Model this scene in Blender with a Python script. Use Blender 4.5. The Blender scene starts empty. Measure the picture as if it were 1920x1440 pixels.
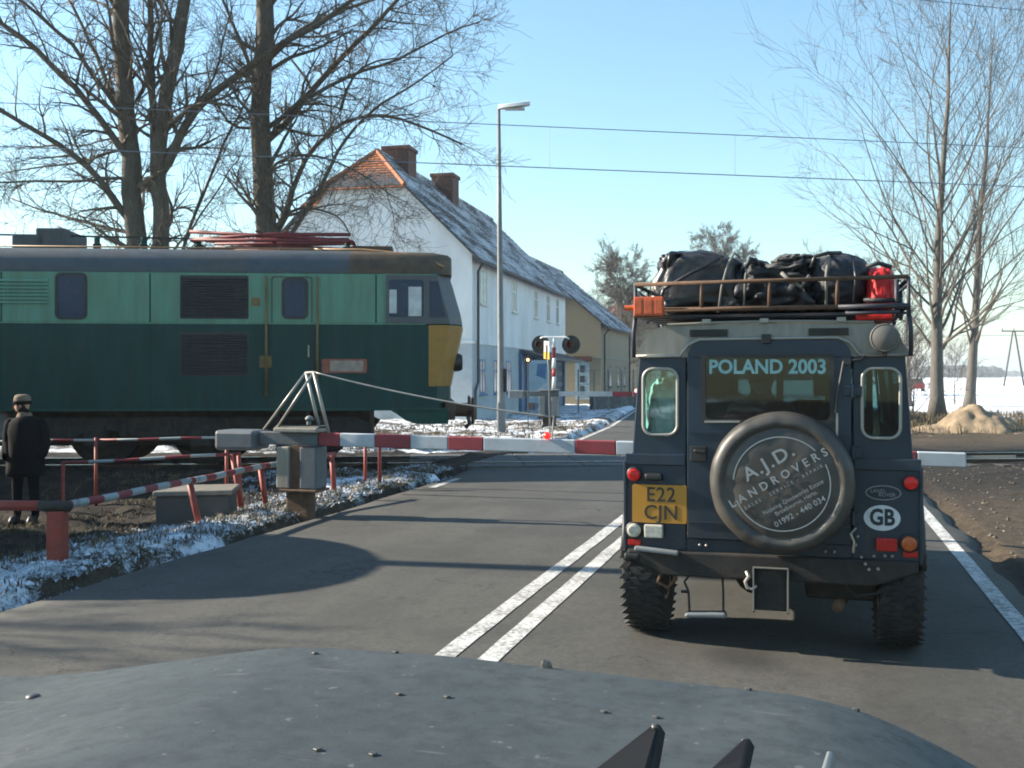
import bpy, math, random
from mathutils import Vector, Matrix, noise
from mathutils.geometry import tessellate_polygon
R = math.radians
scene = bpy.context.scene
col = scene.collection

# ------------------------------------------------------------------ camera, sky, sun, exposure
EYE = 1.68                       # eye height of the photographer in the passenger seat
FOC = 1950.0                     # focal length in photo pixels (1920 wide)
HOR = 705.0                      # photo row of the horizon
cam = bpy.data.objects.new('camera', bpy.data.cameras.new('camera'))
col.objects.link(cam)
cam.location = (0, 0, EYE)
cam.rotation_euler = (R(90), 0, 0)
cam.data.sensor_width = 36
cam.data.lens = 36 * FOC / 1920
cam.data.shift_y = (HOR - 720) / 1920
cam.data.clip_start = 0.05
cam.data.clip_end = 9000
scene.camera = cam

SUN_EL = R(27)
SUN_AZ = (-0.98, 0.20)           # horizontal direction towards the sun: from the left, a little ahead
world = bpy.data.worlds.new('World')
scene.world = world
world.use_nodes = True
wn = world.node_tree
sky = wn.nodes.new('ShaderNodeTexSky')
sky.sky_type = 'NISHITA'
sky.sun_disc = False
sky.sun_elevation = SUN_EL
sky.sun_rotation = math.atan2(SUN_AZ[0], SUN_AZ[1])
sky.altitude = 0
sky.air_density = 1.3
sky.dust_density = 0.4
sky.ozone_density = 4.0
bg = wn.nodes['Background']
bg.inputs['Strength'].default_value = 0.085
tn = wn.nodes.new('ShaderNodeMix'); tn.data_type = 'RGBA'; tn.blend_type = 'MULTIPLY'; tn.inputs[0].default_value = 1.0
tn.inputs[7].default_value = (.97, 1.10, 1.04, 1)          # the camera's cool white balance
wn.links.new(sky.outputs[0], tn.inputs[6]); wn.links.new(tn.outputs[2], bg.inputs['Color'])

sun = bpy.data.objects.new('sun', bpy.data.lights.new('sun', 'SUN'))
col.objects.link(sun)
sun.data.energy = 5.0
sun.data.angle = R(0.53)
sun.data.color = (1.0, 0.89, 0.74)
sdir = Vector((SUN_AZ[0] * math.cos(SUN_EL), SUN_AZ[1] * math.cos(SUN_EL), math.sin(SUN_EL)))
sun.rotation_euler = (-sdir).to_track_quat('-Z', 'Y').to_euler()
sun.location = (-30, 10, 30)

scene.view_settings.view_transform = 'Standard'
scene.view_settings.look = 'None'
scene.view_settings.exposure = 1.5
scene.view_settings.gamma = 1.0
scene.cycles.use_denoising = True
scene.cycles.filter_width = 1.9
scene.cycles.max_bounces = 8
scene.cycles.transparent_max_bounces = 24
scene.cycles.volume_bounces = 0
scene.cycles.caustics_reflective = False
scene.cycles.caustics_refractive = False

# ------------------------------------------------------------------ helpers
def at(px, py, d):
    return Vector(((px - 960) / FOC * d, d, EYE - (py - HOR) / FOC * d))
ROAD_T = math.atan(0.285)
RU = Vector((math.sin(ROAD_T), math.cos(ROAD_T), 0))     # along the road
RE = Vector((math.cos(ROAD_T), -math.sin(ROAD_T), 0))    # across the road, to the right

class MB:
    """Collects boxes, tubes, plates and lofts; build() links them as one mesh object."""
    def __init__(s): s.v = []; s.f = []
    def add(s, vs, fs):
        o = len(s.v); s.v.extend([tuple(p) for p in vs]); s.f.extend([tuple(i + o for i in f) for f in fs]); return s
    def box(s, x0, x1, y0, y1, z0, z1):
        vs = [(x, y, z) for z in (z0, z1) for y in (y0, y1) for x in (x0, x1)]
        return s.add(vs, [(0,2,3,1),(4,5,7,6),(0,1,5,4),(2,6,7,3),(0,4,6,2),(1,3,7,5)])
    def hexa(s, vs):   # eight corners in the order of box()
        return s.add(vs, [(0,2,3,1),(4,5,7,6),(0,1,5,4),(2,6,7,3),(0,4,6,2),(1,3,7,5)])
    def bar(s, p, q, w, h, up=(0,0,1)):
        p = Vector(p); q = Vector(q); d = (q - p).normalized(); u = Vector(up)
        if abs(d.dot(u)) > .99: u = Vector((0,1,0))
        a = d.cross(u).normalized() * w / 2; b = a.cross(d).normalized() * h / 2
        vs = [p - a - b, q - a - b, p + a - b, q + a - b, p - a + b, q - a + b, p + a + b, q + a + b]
        return s.hexa(vs)
    def tube(s, pts, r, n=8, cap=True, closed=False):
        pts = [Vector(p) for p in pts]; m = len(pts)
        rs = r if isinstance(r, (list, tuple)) else [r] * m
        o = len(s.v); a = None
        for i, p in enumerate(pts):
            if closed: d = pts[(i + 1) % m] - pts[i - 1]
            else: d = pts[min(i + 1, m - 1)] - pts[max(i - 1, 0)]
            if d.length < 1e-9: d = Vector((0,0,1))
            d.normalize()
            if a is None:
                a = d.cross(Vector((0,0,1)) if abs(d.z) < .9 else Vector((1,0,0))).normalized()
            else:
                a = a - d * a.dot(d)
                a = a.normalized() if a.length > 1e-6 else d.orthogonal().normalized()
            b = d.cross(a)
            for k in range(n):
                t = 2 * math.pi * k / n
                s.v.append(tuple(p + (a * math.cos(t) + b * math.sin(t)) * rs[i]))
        for i in range(m if closed else m - 1):
            j = (i + 1) % m
            for k in range(n):
                k2 = (k + 1) % n
                s.f.append((o + i*n + k, o + i*n + k2, o + j*n + k2, o + j*n + k))
        if cap and not closed:
            s.f.append(tuple(o + k for k in range(n))[::-1]); s.f.append(tuple(o + (m-1)*n + k for k in range(n)))
        return s
    def lathe(s, prof, c, ax, n=32):
        """prof: (radius, height along ax)"""
        c = Vector(c); ax = Vector(ax).normalized(); a = ax.orthogonal().normalized(); b = ax.cross(a)
        o = len(s.v); m = len(prof)
        for r, h in prof:
            for k in range(n):
                t = 2 * math.pi * k / n
                s.v.append(tuple(c + ax * h + (a * math.cos(t) + b * math.sin(t)) * max(r, 1e-4)))
        for i in range(m - 1):
            for k in range(n):
                k2 = (k + 1) % n
                s.f.append((o + i*n + k, o + (i+1)*n + k, o + (i+1)*n + k2, o + i*n + k2))
        s.f.append(tuple(o + k for k in range(n))); s.f.append(tuple(o + (m-1)*n + k for k in range(n))[::-1])
        return s
    def loft(s, rings, cap=True):
        o = len(s.v); n = len(rings[0])
        for r in rings: s.v.extend([tuple(p) for p in r])
        for i in range(len(rings) - 1):
            for k in range(n):
                k2 = (k + 1) % n
                s.f.append((o + i*n + k, o + i*n + k2, o + (i+1)*n + k2, o + (i+1)*n + k))
        if cap:
            s.f.append(tuple(o + k for k in range(n))[::-1]); s.f.append(tuple(o + (len(rings)-1)*n + k for k in range(n)))
        return s
    def plate(s, outer, holes, fn, t=None):
        """2-D polygon with holes, mapped to 3-D by fn(a, b, side) for side 0 and 1"""
        loops = [outer] + list(holes)
        tris = tessellate_polygon([[Vector((p[0], p[1], 0)) for p in l] for l in loops])
        flat = [p for l in loops for p in l]; n = len(flat); o = len(s.v)
        for side in (0, 1): s.v.extend([tuple(fn(p[0], p[1], side)) for p in flat])
        for a, b, c in tris:
            s.f.append((o + a, o + b, o + c)); s.f.append((o + n + c, o + n + b, o + n + a))
        i0 = 0
        for l in loops:
            m = len(l)
            for k in range(m):
                a = i0 + k; b = i0 + (k + 1) % m
                s.f.append((o + a, o + b, o + n + b, o + n + a))
            i0 += m
        return s
    def xz(s, outer, holes, y0, y1): return s.plate(outer, holes, lambda a, b, k: (a, y1 if k else y0, b))
    def xy(s, outer, z0, z1): return s.plate(outer, [], lambda a, b, k: (a, b, z1 if k else z0))
    def build(s, name, mat, parent=None, smooth=False, bevel=0, seg=2, auto=None):
        me = bpy.data.meshes.new(name); me.from_pydata(s.v, [], s.f); me.update()
        import bmesh
        if len(s.f) < 60000:
            bm = bmesh.new(); bm.from_mesh(me); bmesh.ops.recalc_face_normals(bm, faces=bm.faces); bm.to_mesh(me); bm.free()
        if mat: me.materials.append(mat)
        if smooth: me.polygons.foreach_set('use_smooth', [True] * len(me.polygons))
        if smooth and auto: me.set_sharp_from_angle(angle=R(auto))
        o = bpy.data.objects.new(name, me); col.objects.link(o)
        if parent: o.parent = parent
        if bevel:
            b = o.modifiers.new('bevel', 'BEVEL'); b.width = bevel; b.segments = seg; b.limit_method = 'ANGLE'; b.angle_limit = R(35)
        return o

def tag(o, label=None, cat=None, group=None, kind=None):
    if label: o['label'] = label
    if cat: o['category'] = cat
    if group: o['group'] = group
    if kind: o['kind'] = kind
    return o
def empty(name, loc=(0,0,0), rz=0, label=None, cat=None, group=None):
    o = bpy.data.objects.new(name, None); col.objects.link(o); o.location = loc; o.rotation_euler = (0, 0, rz); o.empty_display_size = .2
    return tag(o, label, cat, group)
def copy_tree(o, parent=None):
    c = o.copy(); col.objects.link(c); c.parent = parent
    for ch in list(o.children): copy_tree(ch, c)
    return c
def rrect(x0, x1, z0, z1, r, n=5):
    p = []
    for cx, cz, a0 in ((x1-r, z1-r, 0), (x0+r, z1-r, 90), (x0+r, z0+r, 180), (x1-r, z0+r, 270)):
        for k in range(n + 1):
            t = R(a0 + 90 * k / n); p.append((cx + r * math.cos(t), cz + r * math.sin(t)))
    return p
def circ(cx, cz, rx, rz=None, n=32):
    rz = rz or rx
    return [(cx + rx * math.cos(2*math.pi*k/n), cz + rz * math.sin(2*math.pi*k/n)) for k in range(n)]
def text(name, body, size, loc, mat, parent, rot=0, bold=0.0, align='CENTER', xs=1.0, spacing=1.0):
    """flat lettering in the local xz plane, read from -y"""
    cu = bpy.data.curves.new(name, 'FONT'); cu.body = body; cu.size = size; cu.align_x = align; cu.align_y = 'CENTER'
    cu.offset = bold; cu.extrude = 0.0008; cu.space_character = spacing; cu.resolution_u = 3
    t = bpy.data.objects.new('t', cu); col.objects.link(t)
    dg = bpy.context.evaluated_depsgraph_get(); dg.update()
    me = bpy.data.meshes.new_from_object(t.evaluated_get(dg)); bpy.data.objects.remove(t)
    me.transform(Matrix.Translation(loc) @ Matrix.Rotation(-rot, 4, 'Y') @ Matrix.Rotation(R(90), 4, 'X') @ Matrix.Diagonal((xs, 1, 1, 1)))
    me.name = name; me.materials.clear(); me.materials.append(mat)
    o = bpy.data.objects.new(name, me); col.objects.link(o); o.parent = parent
    return o

# ------------------------------------------------------------------ materials
class Mat:
    def __init__(s, name):
        s.m = bpy.data.materials.new(name); s.m.use_nodes = True; s.t = s.m.node_tree
        s.p = s.t.nodes['Principled BSDF']; s.tc = s.t.nodes.new('ShaderNodeTexCoord')
    def link(s, a, b): s.t.links.new(a, b)
    def n(s, typ, **kw):
        x = s.t.nodes.new(typ)
        for k, v in kw.items(): setattr(x, k, v)
        return x
    def math(s, op, a, b=None, c=None, clamp=False):
        x = s.n('ShaderNodeMath', operation=op); x.use_clamp = clamp
        for i, q in enumerate((a, b, c)):
            if q is None: continue
            if isinstance(q, (int, float)): x.inputs[i].default_value = q
            else: s.link(q, x.inputs[i])
        return x.outputs[0]
    def noise(s, scale, detail=4, rough=.55, vec=None, stretch=None, dist=0):
        x = s.n('ShaderNodeTexNoise'); x.inputs['Scale'].default_value = scale; x.inputs['Detail'].default_value = detail
        x.inputs['Roughness'].default_value = rough; x.inputs['Distortion'].default_value = dist
        v = vec or s.tc.outputs['Object']
        if stretch:
            mp = s.n('ShaderNodeMapping'); mp.inputs['Scale'].default_value = stretch; s.link(v, mp.inputs[0]); v = mp.outputs[0]
        s.link(v, x.inputs['Vector']); return x.outputs['Fac']
    def ramp(s, fac, a, b):
        x = s.n('ShaderNodeMapRange'); x.clamp = True; x.inputs[1].default_value = a; x.inputs[2].default_value = b
        s.link(fac, x.inputs[0]); return x.outputs[0]
    def mix(s, fac, a, b):
        x = s.n('ShaderNodeMix', data_type='RGBA')
        if isinstance(fac, (int, float)): x.inputs[0].default_value = fac
        else: s.link(fac, x.inputs[0])
        for i, q in ((6, a), (7, b)):
            if isinstance(q, (tuple, list)): x.inputs[i].default_value = (*q[:3], 1)
            else: s.link(q, x.inputs[i])
        return x.outputs[2]
    def base(s, c):
        if isinstance(c, (tuple, list)): s.p.inputs['Base Color'].default_value = (*c[:3], 1)
        else: s.link(c, s.p.inputs['Base Color'])
    def rough(s, r):
        if isinstance(r, (int, float)): s.p.inputs['Roughness'].default_value = r
        else: s.link(r, s.p.inputs['Roughness'])
    def bump(s, h, strength=.3, dist=.01):
        b = s.n('ShaderNodeBump'); b.inputs['Strength'].default_value = strength; b.inputs['Distance'].default_value = dist
        s.link(h, b.inputs['Height']); s.link(b.outputs[0], s.p.inputs['Normal'])
def tint(c, k): return tuple(min(1, x * k) for x in c)
def simple(name, c, rough=.6, metal=0, var=.2, scale=6, dirt=None, amt=.5, dscale=3, bump=0, bscale=80, spec=.5, streak=None, emit=0):
    m = Mat(name)
    n1 = m.noise(scale, 5, .6, stretch=streak)
    c0 = m.mix(m.ramp(n1, .3, .7), tint(c, 1 - var), tint(c, 1 + var))
    if dirt:
        n2 = m.noise(dscale, 7, .68, stretch=streak)
        c0 = m.mix(m.math('MULTIPLY', m.ramp(n2, .62 - .34 * amt, .80), min(1, .35 + amt * .65)), c0, dirt)
    m.base(c0); m.p.inputs['Metallic'].default_value = metal; m.p.inputs['Specular IOR Level'].default_value = spec
    m.rough(m.math('ADD', m.math('MULTIPLY', m.noise(scale * 3, 3), .2), rough - .1, clamp=True))
    if bump: m.bump(m.noise(bscale, 4), bump, .01)
    if emit:
        m.p.inputs['Emission Color'].default_value = (*c, 1); m.p.inputs['Emission Strength'].default_value = emit
    return m.m
def glass(name, c=(.8,.9,.9), refl=.12, alpha=.0, rough=.02):
    m = Mat(name); t = m.t
    tr = m.n('ShaderNodeBsdfTransparent'); tr.inputs[0].default_value = (*c, 1)
    gl = m.n('ShaderNodeBsdfGlossy'); gl.inputs['Roughness'].default_value = rough; gl.inputs[0].default_value = (.95, .98, 1, 1)
    fr = m.n('ShaderNodeFresnel'); fr.inputs[0].default_value = 1.45
    mx = m.n('ShaderNodeMixShader')
    m.link(m.math('ADD', fr.outputs[0], refl, clamp=True), mx.inputs[0]); m.link(tr.outputs[0], mx.inputs[1]); m.link(gl.outputs[0], mx.inputs[2])
    if alpha:
        df = m.n('ShaderNodeBsdfDiffuse'); df.inputs[0].default_value = (.30, .34, .33, 1)
        m2 = m.n('ShaderNodeMixShader'); m.link(m.math('MULTIPLY', m.ramp(m.noise(3, 5), .3, .75), alpha), m2.inputs[0])
        m.link(mx.outputs[0], m2.inputs[1]); m.link(df.outputs[0], m2.inputs[2]); mx = m2
    m.link(mx.outputs[0], t.nodes['Material Output'].inputs['Surface'])
    return m.m
MUD = (.16, .125, .085)
K = {}
def blue_paint():
    m = Mat('dark_blue_paint'); n1 = m.noise(3, 5, .6); n2 = m.noise(4.5, 7, .7, stretch=(1.6, 1.6, .7)); n3 = m.noise(45, 4, .7)
    c = m.mix(m.ramp(n1, .3, .7), (.0058, .0165, .033), (.0105, .0270, .050))
    c = m.mix(m.math('MULTIPLY', m.ramp(n2, .46, .74), .55), c, (.030, .034, .038))
    sp = m.n('ShaderNodeSeparateXYZ'); m.link(m.tc.outputs['Object'], sp.inputs[0])
    low = m.math('SUBTRACT', 1.0, m.ramp(sp.outputs[2], .62, 1.12))          # road salt and mud thrown up by the wheels
    spl = m.math('MULTIPLY', low, m.ramp(m.math('ADD', m.math('MULTIPLY', n2, .6), m.math('MULTIPLY', n3, .4)), .40, .66))
    c = m.mix(m.math('MULTIPLY', spl, .75), c, (.050, .047, .042))
    c = m.mix(m.math('MULTIPLY', m.ramp(n3, .66, .74), .35), c, (.07, .07, .068))
    m.base(c); m.rough(m.math('ADD', m.math('MULTIPLY', n2, .4), .24)); m.bump(m.math('ADD', m.noise(5, 3), m.math('MULTIPLY', n3, .15)), .06, .02)
    return m.m
K['blue'] = blue_paint()
K['roofwhite'] = simple('dirty_cream_paint', (.24, .235, .21), .5, var=.12, dirt=(.17, .15, .12), amt=.6, dscale=5, streak=(4, 4, .8))
K['trim'] = simple('aluminium_trim', (.32, .31, .28), .45, metal=.3, dirt=(.2, .18, .14), amt=.5)
K['black'] = simple('black_plastic', (.014, .014, .015), .5, dirt=(.07, .062, .05), amt=.3)
K['rubber'] = simple('tyre_rubber', (.014, .014, .015), .82, dirt=(.06, .052, .042), amt=.45, dscale=7, bump=.3)
K['chassis'] = simple('muddy_chassis', (.013, .0125, .012), .8, var=.5, dirt=(.055, .042, .030), amt=.6, dscale=7, bump=.3)
K['cover'] = simple('vinyl_cover', (.036, .034, .032), .46, var=.2, scale=5, dirt=(.115, .10, .08), amt=.62, dscale=2.2, bump=.06, bscale=9)
K['print'] = simple('white_print', (.26, .28, .29), .6, var=.12, scale=40)
K['winprint'] = simple('window_lettering', (.22, .42, .43), .6, var=.08)
K['plate'] = simple('yellow_number_plate', (.48, .22, .022), .45, var=.1, dirt=(.2, .12, .05), amt=.4)
K['platechar'] = simple('plate_black', (.03, .022, .015), .6)
K['white'] = simple('white_sticker', (.62, .64, .64), .5, var=.08, dirt=(.3, .28, .25), amt=.3, dscale=12)
K['ink'] = simple('dark_ink', (.012, .018, .03), .5)
K['redlamp'] = simple('red_lamp_lens', (.36, .010, .009), .2, var=.4, scale=60, emit=.10)
K['redrefl'] = simple('red_reflector', (.42, .014, .012), .25, var=.15, scale=60)
K['orangelamp'] = simple('orange_lamp_lens', (.50, .11, .025), .25, var=.2, scale=40)
K['clearlamp'] = simple('clear_lamp_lens', (.46, .44, .38), .25, var=.2, scale=40)
K['rust'] = simple('rusty_steel', (.085, .045, .026), .85, var=.35, scale=14, dirt=(.17, .10, .055), amt=.6, dscale=9, bump=.3)
K['rackblue'] = simple('dark_rack_steel', (.022, .026, .040), .6, var=.3, dirt=(.12, .06, .03), amt=.35, dscale=7)
K['tarp'] = simple('black_tarpaulin', (.012, .013, .016), .36, var=.3, dirt=(.055, .048, .04), amt=.5, dscale=3, bump=.5, bscale=22)
K['bagfab'] = simple('black_bag_fabric', (.016, .018, .024), .6, var=.35, scale=10, bump=.5, bscale=30)
K['strapgrey'] = simple('grey_strap', (.16, .15, .13), .7)
K['redbag'] = simple('red_bag_fabric', (.52, .013, .012), .6, var=.25, scale=8, bump=.35, bscale=24)
K['orange'] = simple('orange_plastic', (.52, .095, .03), .45, var=.25, scale=30, dirt=(.22, .08, .04), amt=.4, dscale=16)
K['steel'] = simple('worn_steel', (.36, .34, .30), .4, metal=.6, dirt=(.12, .09, .06), amt=.4)
K['greysteel'] = simple('galvanised_grey', (.16, .175, .185), .6, var=.15, dirt=(.14, .13, .11), amt=.45, dscale=2)
K['glass'] = glass('car_glass', (.36, .47, .48), .0, .03)
K['paleglass'] = glass('side_glass', (.80, .95, .93), .03, .10)
K['darkglass'] = glass('tinted_glass', (.25, .40, .40), .0, .05)
K['trainglass'] = simple('train_window', (.012, .030, .070), .25, var=.2, scale=2, spec=.3)
K['cabglass'] = glass('cab_glass', (.7, .82, .85), .10, .10)
K['seat'] = simple('dark_seat', (.02, .022, .026), .8)
K['palebag'] = simple('pale_plastic_bag', (.45, .60, .58), .45, var=.25, scale=5, bump=.6, bscale=9)
K['skin'] = simple('skin', (.50, .28, .19), .55, var=.08)
K['coat'] = simple('black_coat', (.0045, .005, .0065), .9, var=.3, scale=20, bump=.2, spec=.15)
K['trouser'] = simple('dark_trousers', (.005, .0055, .007), .9, spec=.15)
K['fur'] = simple('tan_fur', (.17, .13, .085), .9, var=.3, scale=60, bump=.6)
# ------------------------------------------------------------------ ground, road, railway
def road_c(Y):
    if Y < 22: return 1.25 + .285 * (Y - 11.7)
    if Y < 34: return 1.25 + .285 * 10.3 + .21 * (Y - 22)
    return 1.25 + .285 * 10.3 + .21 * 12 + .17 * (Y - 34)
def across(X, Y): return (X - road_c(Y)) * .962
TRK = .08
def track_t(X, Y): return Y - (19.3 + TRK * (X + 1))
def sm(x, a, b):
    t = max(0, min(1, (x - a) / (b - a))); return t * t * (3 - 2 * t)
def fb(x, y, s, o=4, seed=0): return noise.fractal(Vector((x * s + seed, y * s - seed, seed * .37)), 1.0, 2.0, o)
def hump(t): return .10 * math.exp(-(t / 3.2) ** 2)
def ground_z(X, Y):
    s = across(X, Y); t = track_t(X, Y); near = 1 - sm(math.hypot(X, Y), 40, 120)
    z = hump(t) * (1 - sm(abs(X - 2), 30, 60))
    if -3.75 < s < 3.8: return z - .07
    if s < 0:
        e = -s - 3.6
        z += .10 * math.exp(-((e - .45) / .38) ** 2) * near
        w = sm(Y, 3, 6) * (1 - sm(Y, 14.2, 16.6))
        z -= .36 * sm(e, .9, 2.9) * w * (1 - .5 * sm(e, 9, 16))
        z += (fb(X, Y, 1.4) * .07 + fb(X, Y, 6, 3, 5) * .035) * near * sm(e, .1, .6)
    else:
        e = s - 3.7
        z += -.02 * sm(e, 0, .5) + (fb(X, Y, .9, 4, 9) * .05 + fb(X, Y, 6, 3, 2) * .016) * near * sm(e, .1, .9)
    z += fb(X, Y, .02, 3, 3) * .35 * sm(Y, 60, 200)
    return z
def snow_amt(X, Y):
    s = across(X, Y); t = track_t(X, Y)
    if s < 0:
        e = -s - 3.6
        if Y < 17: a = .44 + .12 * sm(e, .1, .5) - .30 * sm(e, 1.6, 3.2) + .16 * fb(X, Y, .8, 3, 4)
        else: a = .36
        if Y < 16:        # drift of snow in the ditch beside the culvert
            d = math.hypot((X + 4.35) / .62, (Y - 11.1) / .75)
            a += .55 * max(0, 1 - d)
        if Y > 17: a = .26 + .26 * sm(Y, 21.6, 22.4)
        if 23 < Y < 40 and e < 9: a = .50 - .06 * fb(X, Y, .3, 2, 7)
        a += .35 * sm(Y, 44, 80) + .3 * sm(e, 25, 50)
    else:
        e = s - 3.7
        a = .10 + .22 * sm(e, 4.5, 7.5) * sm(Y, 20, 27)
        a += .22 * sm(Y, 33, 42) + .5 * sm(Y, 46, 62) + .2 * sm(e, 9, 14) * sm(Y, 22, 30)
    if abs(t) < 2.6: a = min(a, .22)
    return max(0, min(1, a))
def cinder_shade(X, Y):
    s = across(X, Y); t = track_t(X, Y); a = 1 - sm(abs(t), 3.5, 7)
    if s < 0 and 9 < Y < 18: a = max(a, sm(-s - 3.6, 1.1, 2.2) * sm(Y, 9.5, 12))  # behind the left railings the dark soil paints in shade
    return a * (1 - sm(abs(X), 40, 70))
def axis(lo, hi, f0, f1, step, grow):
    xs = []; x = f0
    while x < f1: xs.append(x); x += step
    st = step
    while x < hi: xs.append(x); st *= grow; x += st
    xs.append(hi); x = f0; st = step; pre = []
    while True:
        st *= grow; x -= st
        if x < lo: break
        pre.append(x)
    return [lo] + pre[::-1] + xs
gx = axis(-3500, 3500, -8.5, 9.0, .11, 1.07)
gy = axis(-60, 6000, 4.0, 19.0, .11, 1.035)
gm = MB(); snowv = []; cinder_shadev = []
for Y in gy:
    for X in gx:
        gm.v.append((X, Y, ground_z(X, Y))); snowv.append(snow_amt(X, Y)); cinder_shadev.append(cinder_shade(X, Y))
nx = len(gx)
for j in range(len(gy) - 1):
    for i in range(nx - 1):
        a = j * nx + i; gm.f.append((a, a + 1, a + nx + 1, a + nx))
def ground_mat():
    m = Mat('winter_ground')
    at_ = m.n('ShaderNodeAttribute'); at_.attribute_name = 'snow'
    obj = m.tc.outputs['Object']
    n1 = m.noise(1.1, 8, .66, obj); n2 = m.noise(9, 6, .7, obj); n3 = m.noise(45, 5, .7, obj); n4 = m.noise(.35, 4, .5, obj)
    soil = m.mix(m.ramp(n2, .35, .68), (.036, .027, .018), (.115, .085, .055))
    soil = m.mix(m.math('MULTIPLY', m.ramp(n3, .52, .70), .7), soil, (.17, .14, .10))
    soil = m.mix(m.math('MULTIPLY', m.ramp(n4, .45, .65), .5), soil, (.028, .022, .016))
    ci = m.n('ShaderNodeAttribute'); ci.attribute_name = 'cinder_shade'
    soil = m.mix(m.math('MULTIPLY', ci.outputs['Fac'], .85), soil, m.mix(m.ramp(n2, .35, .7), (.010, .009, .008), (.034, .029, .024)))  # cinders by the track, painted shade on the left ground
    h = m.math('ADD', m.math('ADD', m.math('MULTIPLY', n1, .55), m.math('MULTIPLY', n2, .30)), m.math('MULTIPLY', n3, .25))
    k = m.math('SUBTRACT', m.math('ADD', at_.outputs['Fac'], h), 1.04)
    mask = m.ramp(k, -.02, .055)
    snow = m.mix(m.ramp(n3, .3, .7), (.72, .76, .82), (.86, .88, .90))
    m.base(m.mix(mask, soil, snow))
    m.rough(.85); m.p.inputs['Specular IOR Level'].default_value = .2
    m.bump(m.math('ADD', m.math('MULTIPLY', n3, .6), m.math('ADD', n2, m.math('MULTIPLY', mask, .8))), .7, .03)
    return m.m
go = gm.build('ground', ground_mat(), smooth=True)
at_ = go.data.attributes.new('snow', 'FLOAT', 'POINT'); at_.data.foreach_set('value', snowv)
at2 = go.data.attributes.new('cinder_shade', 'FLOAT', 'POINT'); at2.data.foreach_set('value', cinder_shadev)
tag(go, kind='structure')

def asphalt():
    m = Mat('asphalt'); obj = m.tc.outputs['Object']
    sp = m.n('ShaderNodeSeparateXYZ'); uv = m.n('ShaderNodeUVMap'); m.link(uv.outputs[0], sp.inputs[0])
    s_ = sp.outputs[0]
    nf = m.math('ADD', m.math('MULTIPLY', m.noise(95, 4, .75, obj), .5), m.math('MULTIPLY', m.noise(26, 5, .8, obj), .5)); nm = m.noise(7, 6, .7, obj); nl = m.noise(.7, 5, .6, obj)
    st = m.noise(1.0, 5, .6, uv.outputs[0], stretch=(3.2, .14, 1))
    c = m.mix(m.ramp(nf, .38, .63), (0.036, 0.034, 0.031), (0.093, 0.091, 0.080))
    c = m.mix(m.math('MULTIPLY', m.ramp(st, .42, .66), .35), c, (0.090, 0.087, 0.074))
    c = m.mix(m.math('MULTIPLY', m.ramp(nl, .46, .62), .5), c, (0.034, 0.033, 0.029))
    c = m.mix(m.math('MULTIPLY', m.ramp(nm, .54, .68), .5), c, (0.029, 0.028, 0.027))
    # wheel tracks: darker, polished bands along each lane
    for cen in (-2.5, -1.0, 1.05, 2.55):
        d = m.math('ABSOLUTE', m.math('SUBTRACT', s_, cen))
        c = m.mix(m.math('MULTIPLY', m.math('SUBTRACT', 1.0, m.ramp(d, .08, .42)), .22), c, (0.037, 0.036, 0.033))
    # oil drip stain behind the stopped vehicle
    wx = m.n('ShaderNodeSeparateXYZ'); m.link(obj, wx.inputs[0])
    dx = m.math('DIVIDE', m.math('SUBTRACT', wx.outputs[0], 1.36), .24); dy = m.math('DIVIDE', m.math('SUBTRACT', wx.outputs[1], 6.10), .30)
    rr = m.math('ADD', m.math('ADD', m.math('MULTIPLY', dx, dx), m.math('MULTIPLY', dy, dy)), m.math('MULTIPLY', m.noise(6, 4, .6, obj), 1.6))
    c = m.mix(m.math('MULTIPLY', m.math('SUBTRACT', 1.0, m.ramp(rr, .6, 2.1)), .72), c, (0.013, 0.013, 0.011))
    # fine cracks, only in worn stretches
    vo = m.n('ShaderNodeTexVoronoi', feature='DISTANCE_TO_EDGE'); vo.inputs['Scale'].default_value = .75
    wv = m.n('ShaderNodeVectorMath', operation='ADD'); wn_ = m.n('ShaderNodeTexNoise'); wn_.inputs['Scale'].default_value = 2.2; wn_.inputs['Detail'].default_value = 5; m.link(obj, wn_.inputs['Vector']); m.link(obj, wv.inputs[0]); m.link(wn_.outputs['Color'], wv.inputs[1]); m.link(wv.outputs[0], vo.inputs['Vector'])
    crk = m.math('MULTIPLY', m.math('SUBTRACT', 1.0, m.ramp(vo.outputs['Distance'], .002, .010)), m.ramp(m.noise(.45, 3, .5, obj), .50, .60))
    c = m.mix(m.math('MULTIPLY', crk, .8), c, (0.014, 0.015, 0.015))
    grit = m.math('MULTIPLY', m.ramp(m.noise(60, 2, .5, obj), .70, .76), .5)
    c = m.mix(grit, c, (0.140, 0.147, 0.144))
    m.base(c); m.rough(.82); m.p.inputs['Specular IOR Level'].default_value = .35
    m.bump(m.math('ADD', nf, m.math('MULTIPLY', nm, .5)), .45, .008)
    return m.m
def road_z(X, Y, s): return .012 + hump(track_t(X, Y)) + .018 * (1 - (s / 3.6) ** 2)
rm = MB(); ruv = []
ys = [-9 + .25 * i for i in range(0, 220)] + [46 + 1.5 * i for i in range(0, 60)]
ss = [-3.62, -3.52] + [-3.3 + .3 * i for i in range(23)] + [3.55, 3.68]
for Y in ys:
    for k, s in enumerate(ss):
        q = s
        if k < 2: q = s + fb(Y, 3, .9, 4, 1) * .10 * (1 if k == 0 else .6)
        if k > len(ss) - 3: q = s + fb(Y, 9, .8, 4, 2) * .13
        X = road_c(Y) + q / .962
        z = road_z(X, Y, q) - (.09 if k in (0, len(ss) - 1) else 0)
        rm.v.append((X, Y, z)); ruv.append((q, Y))
m_ = len(ss)
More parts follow.
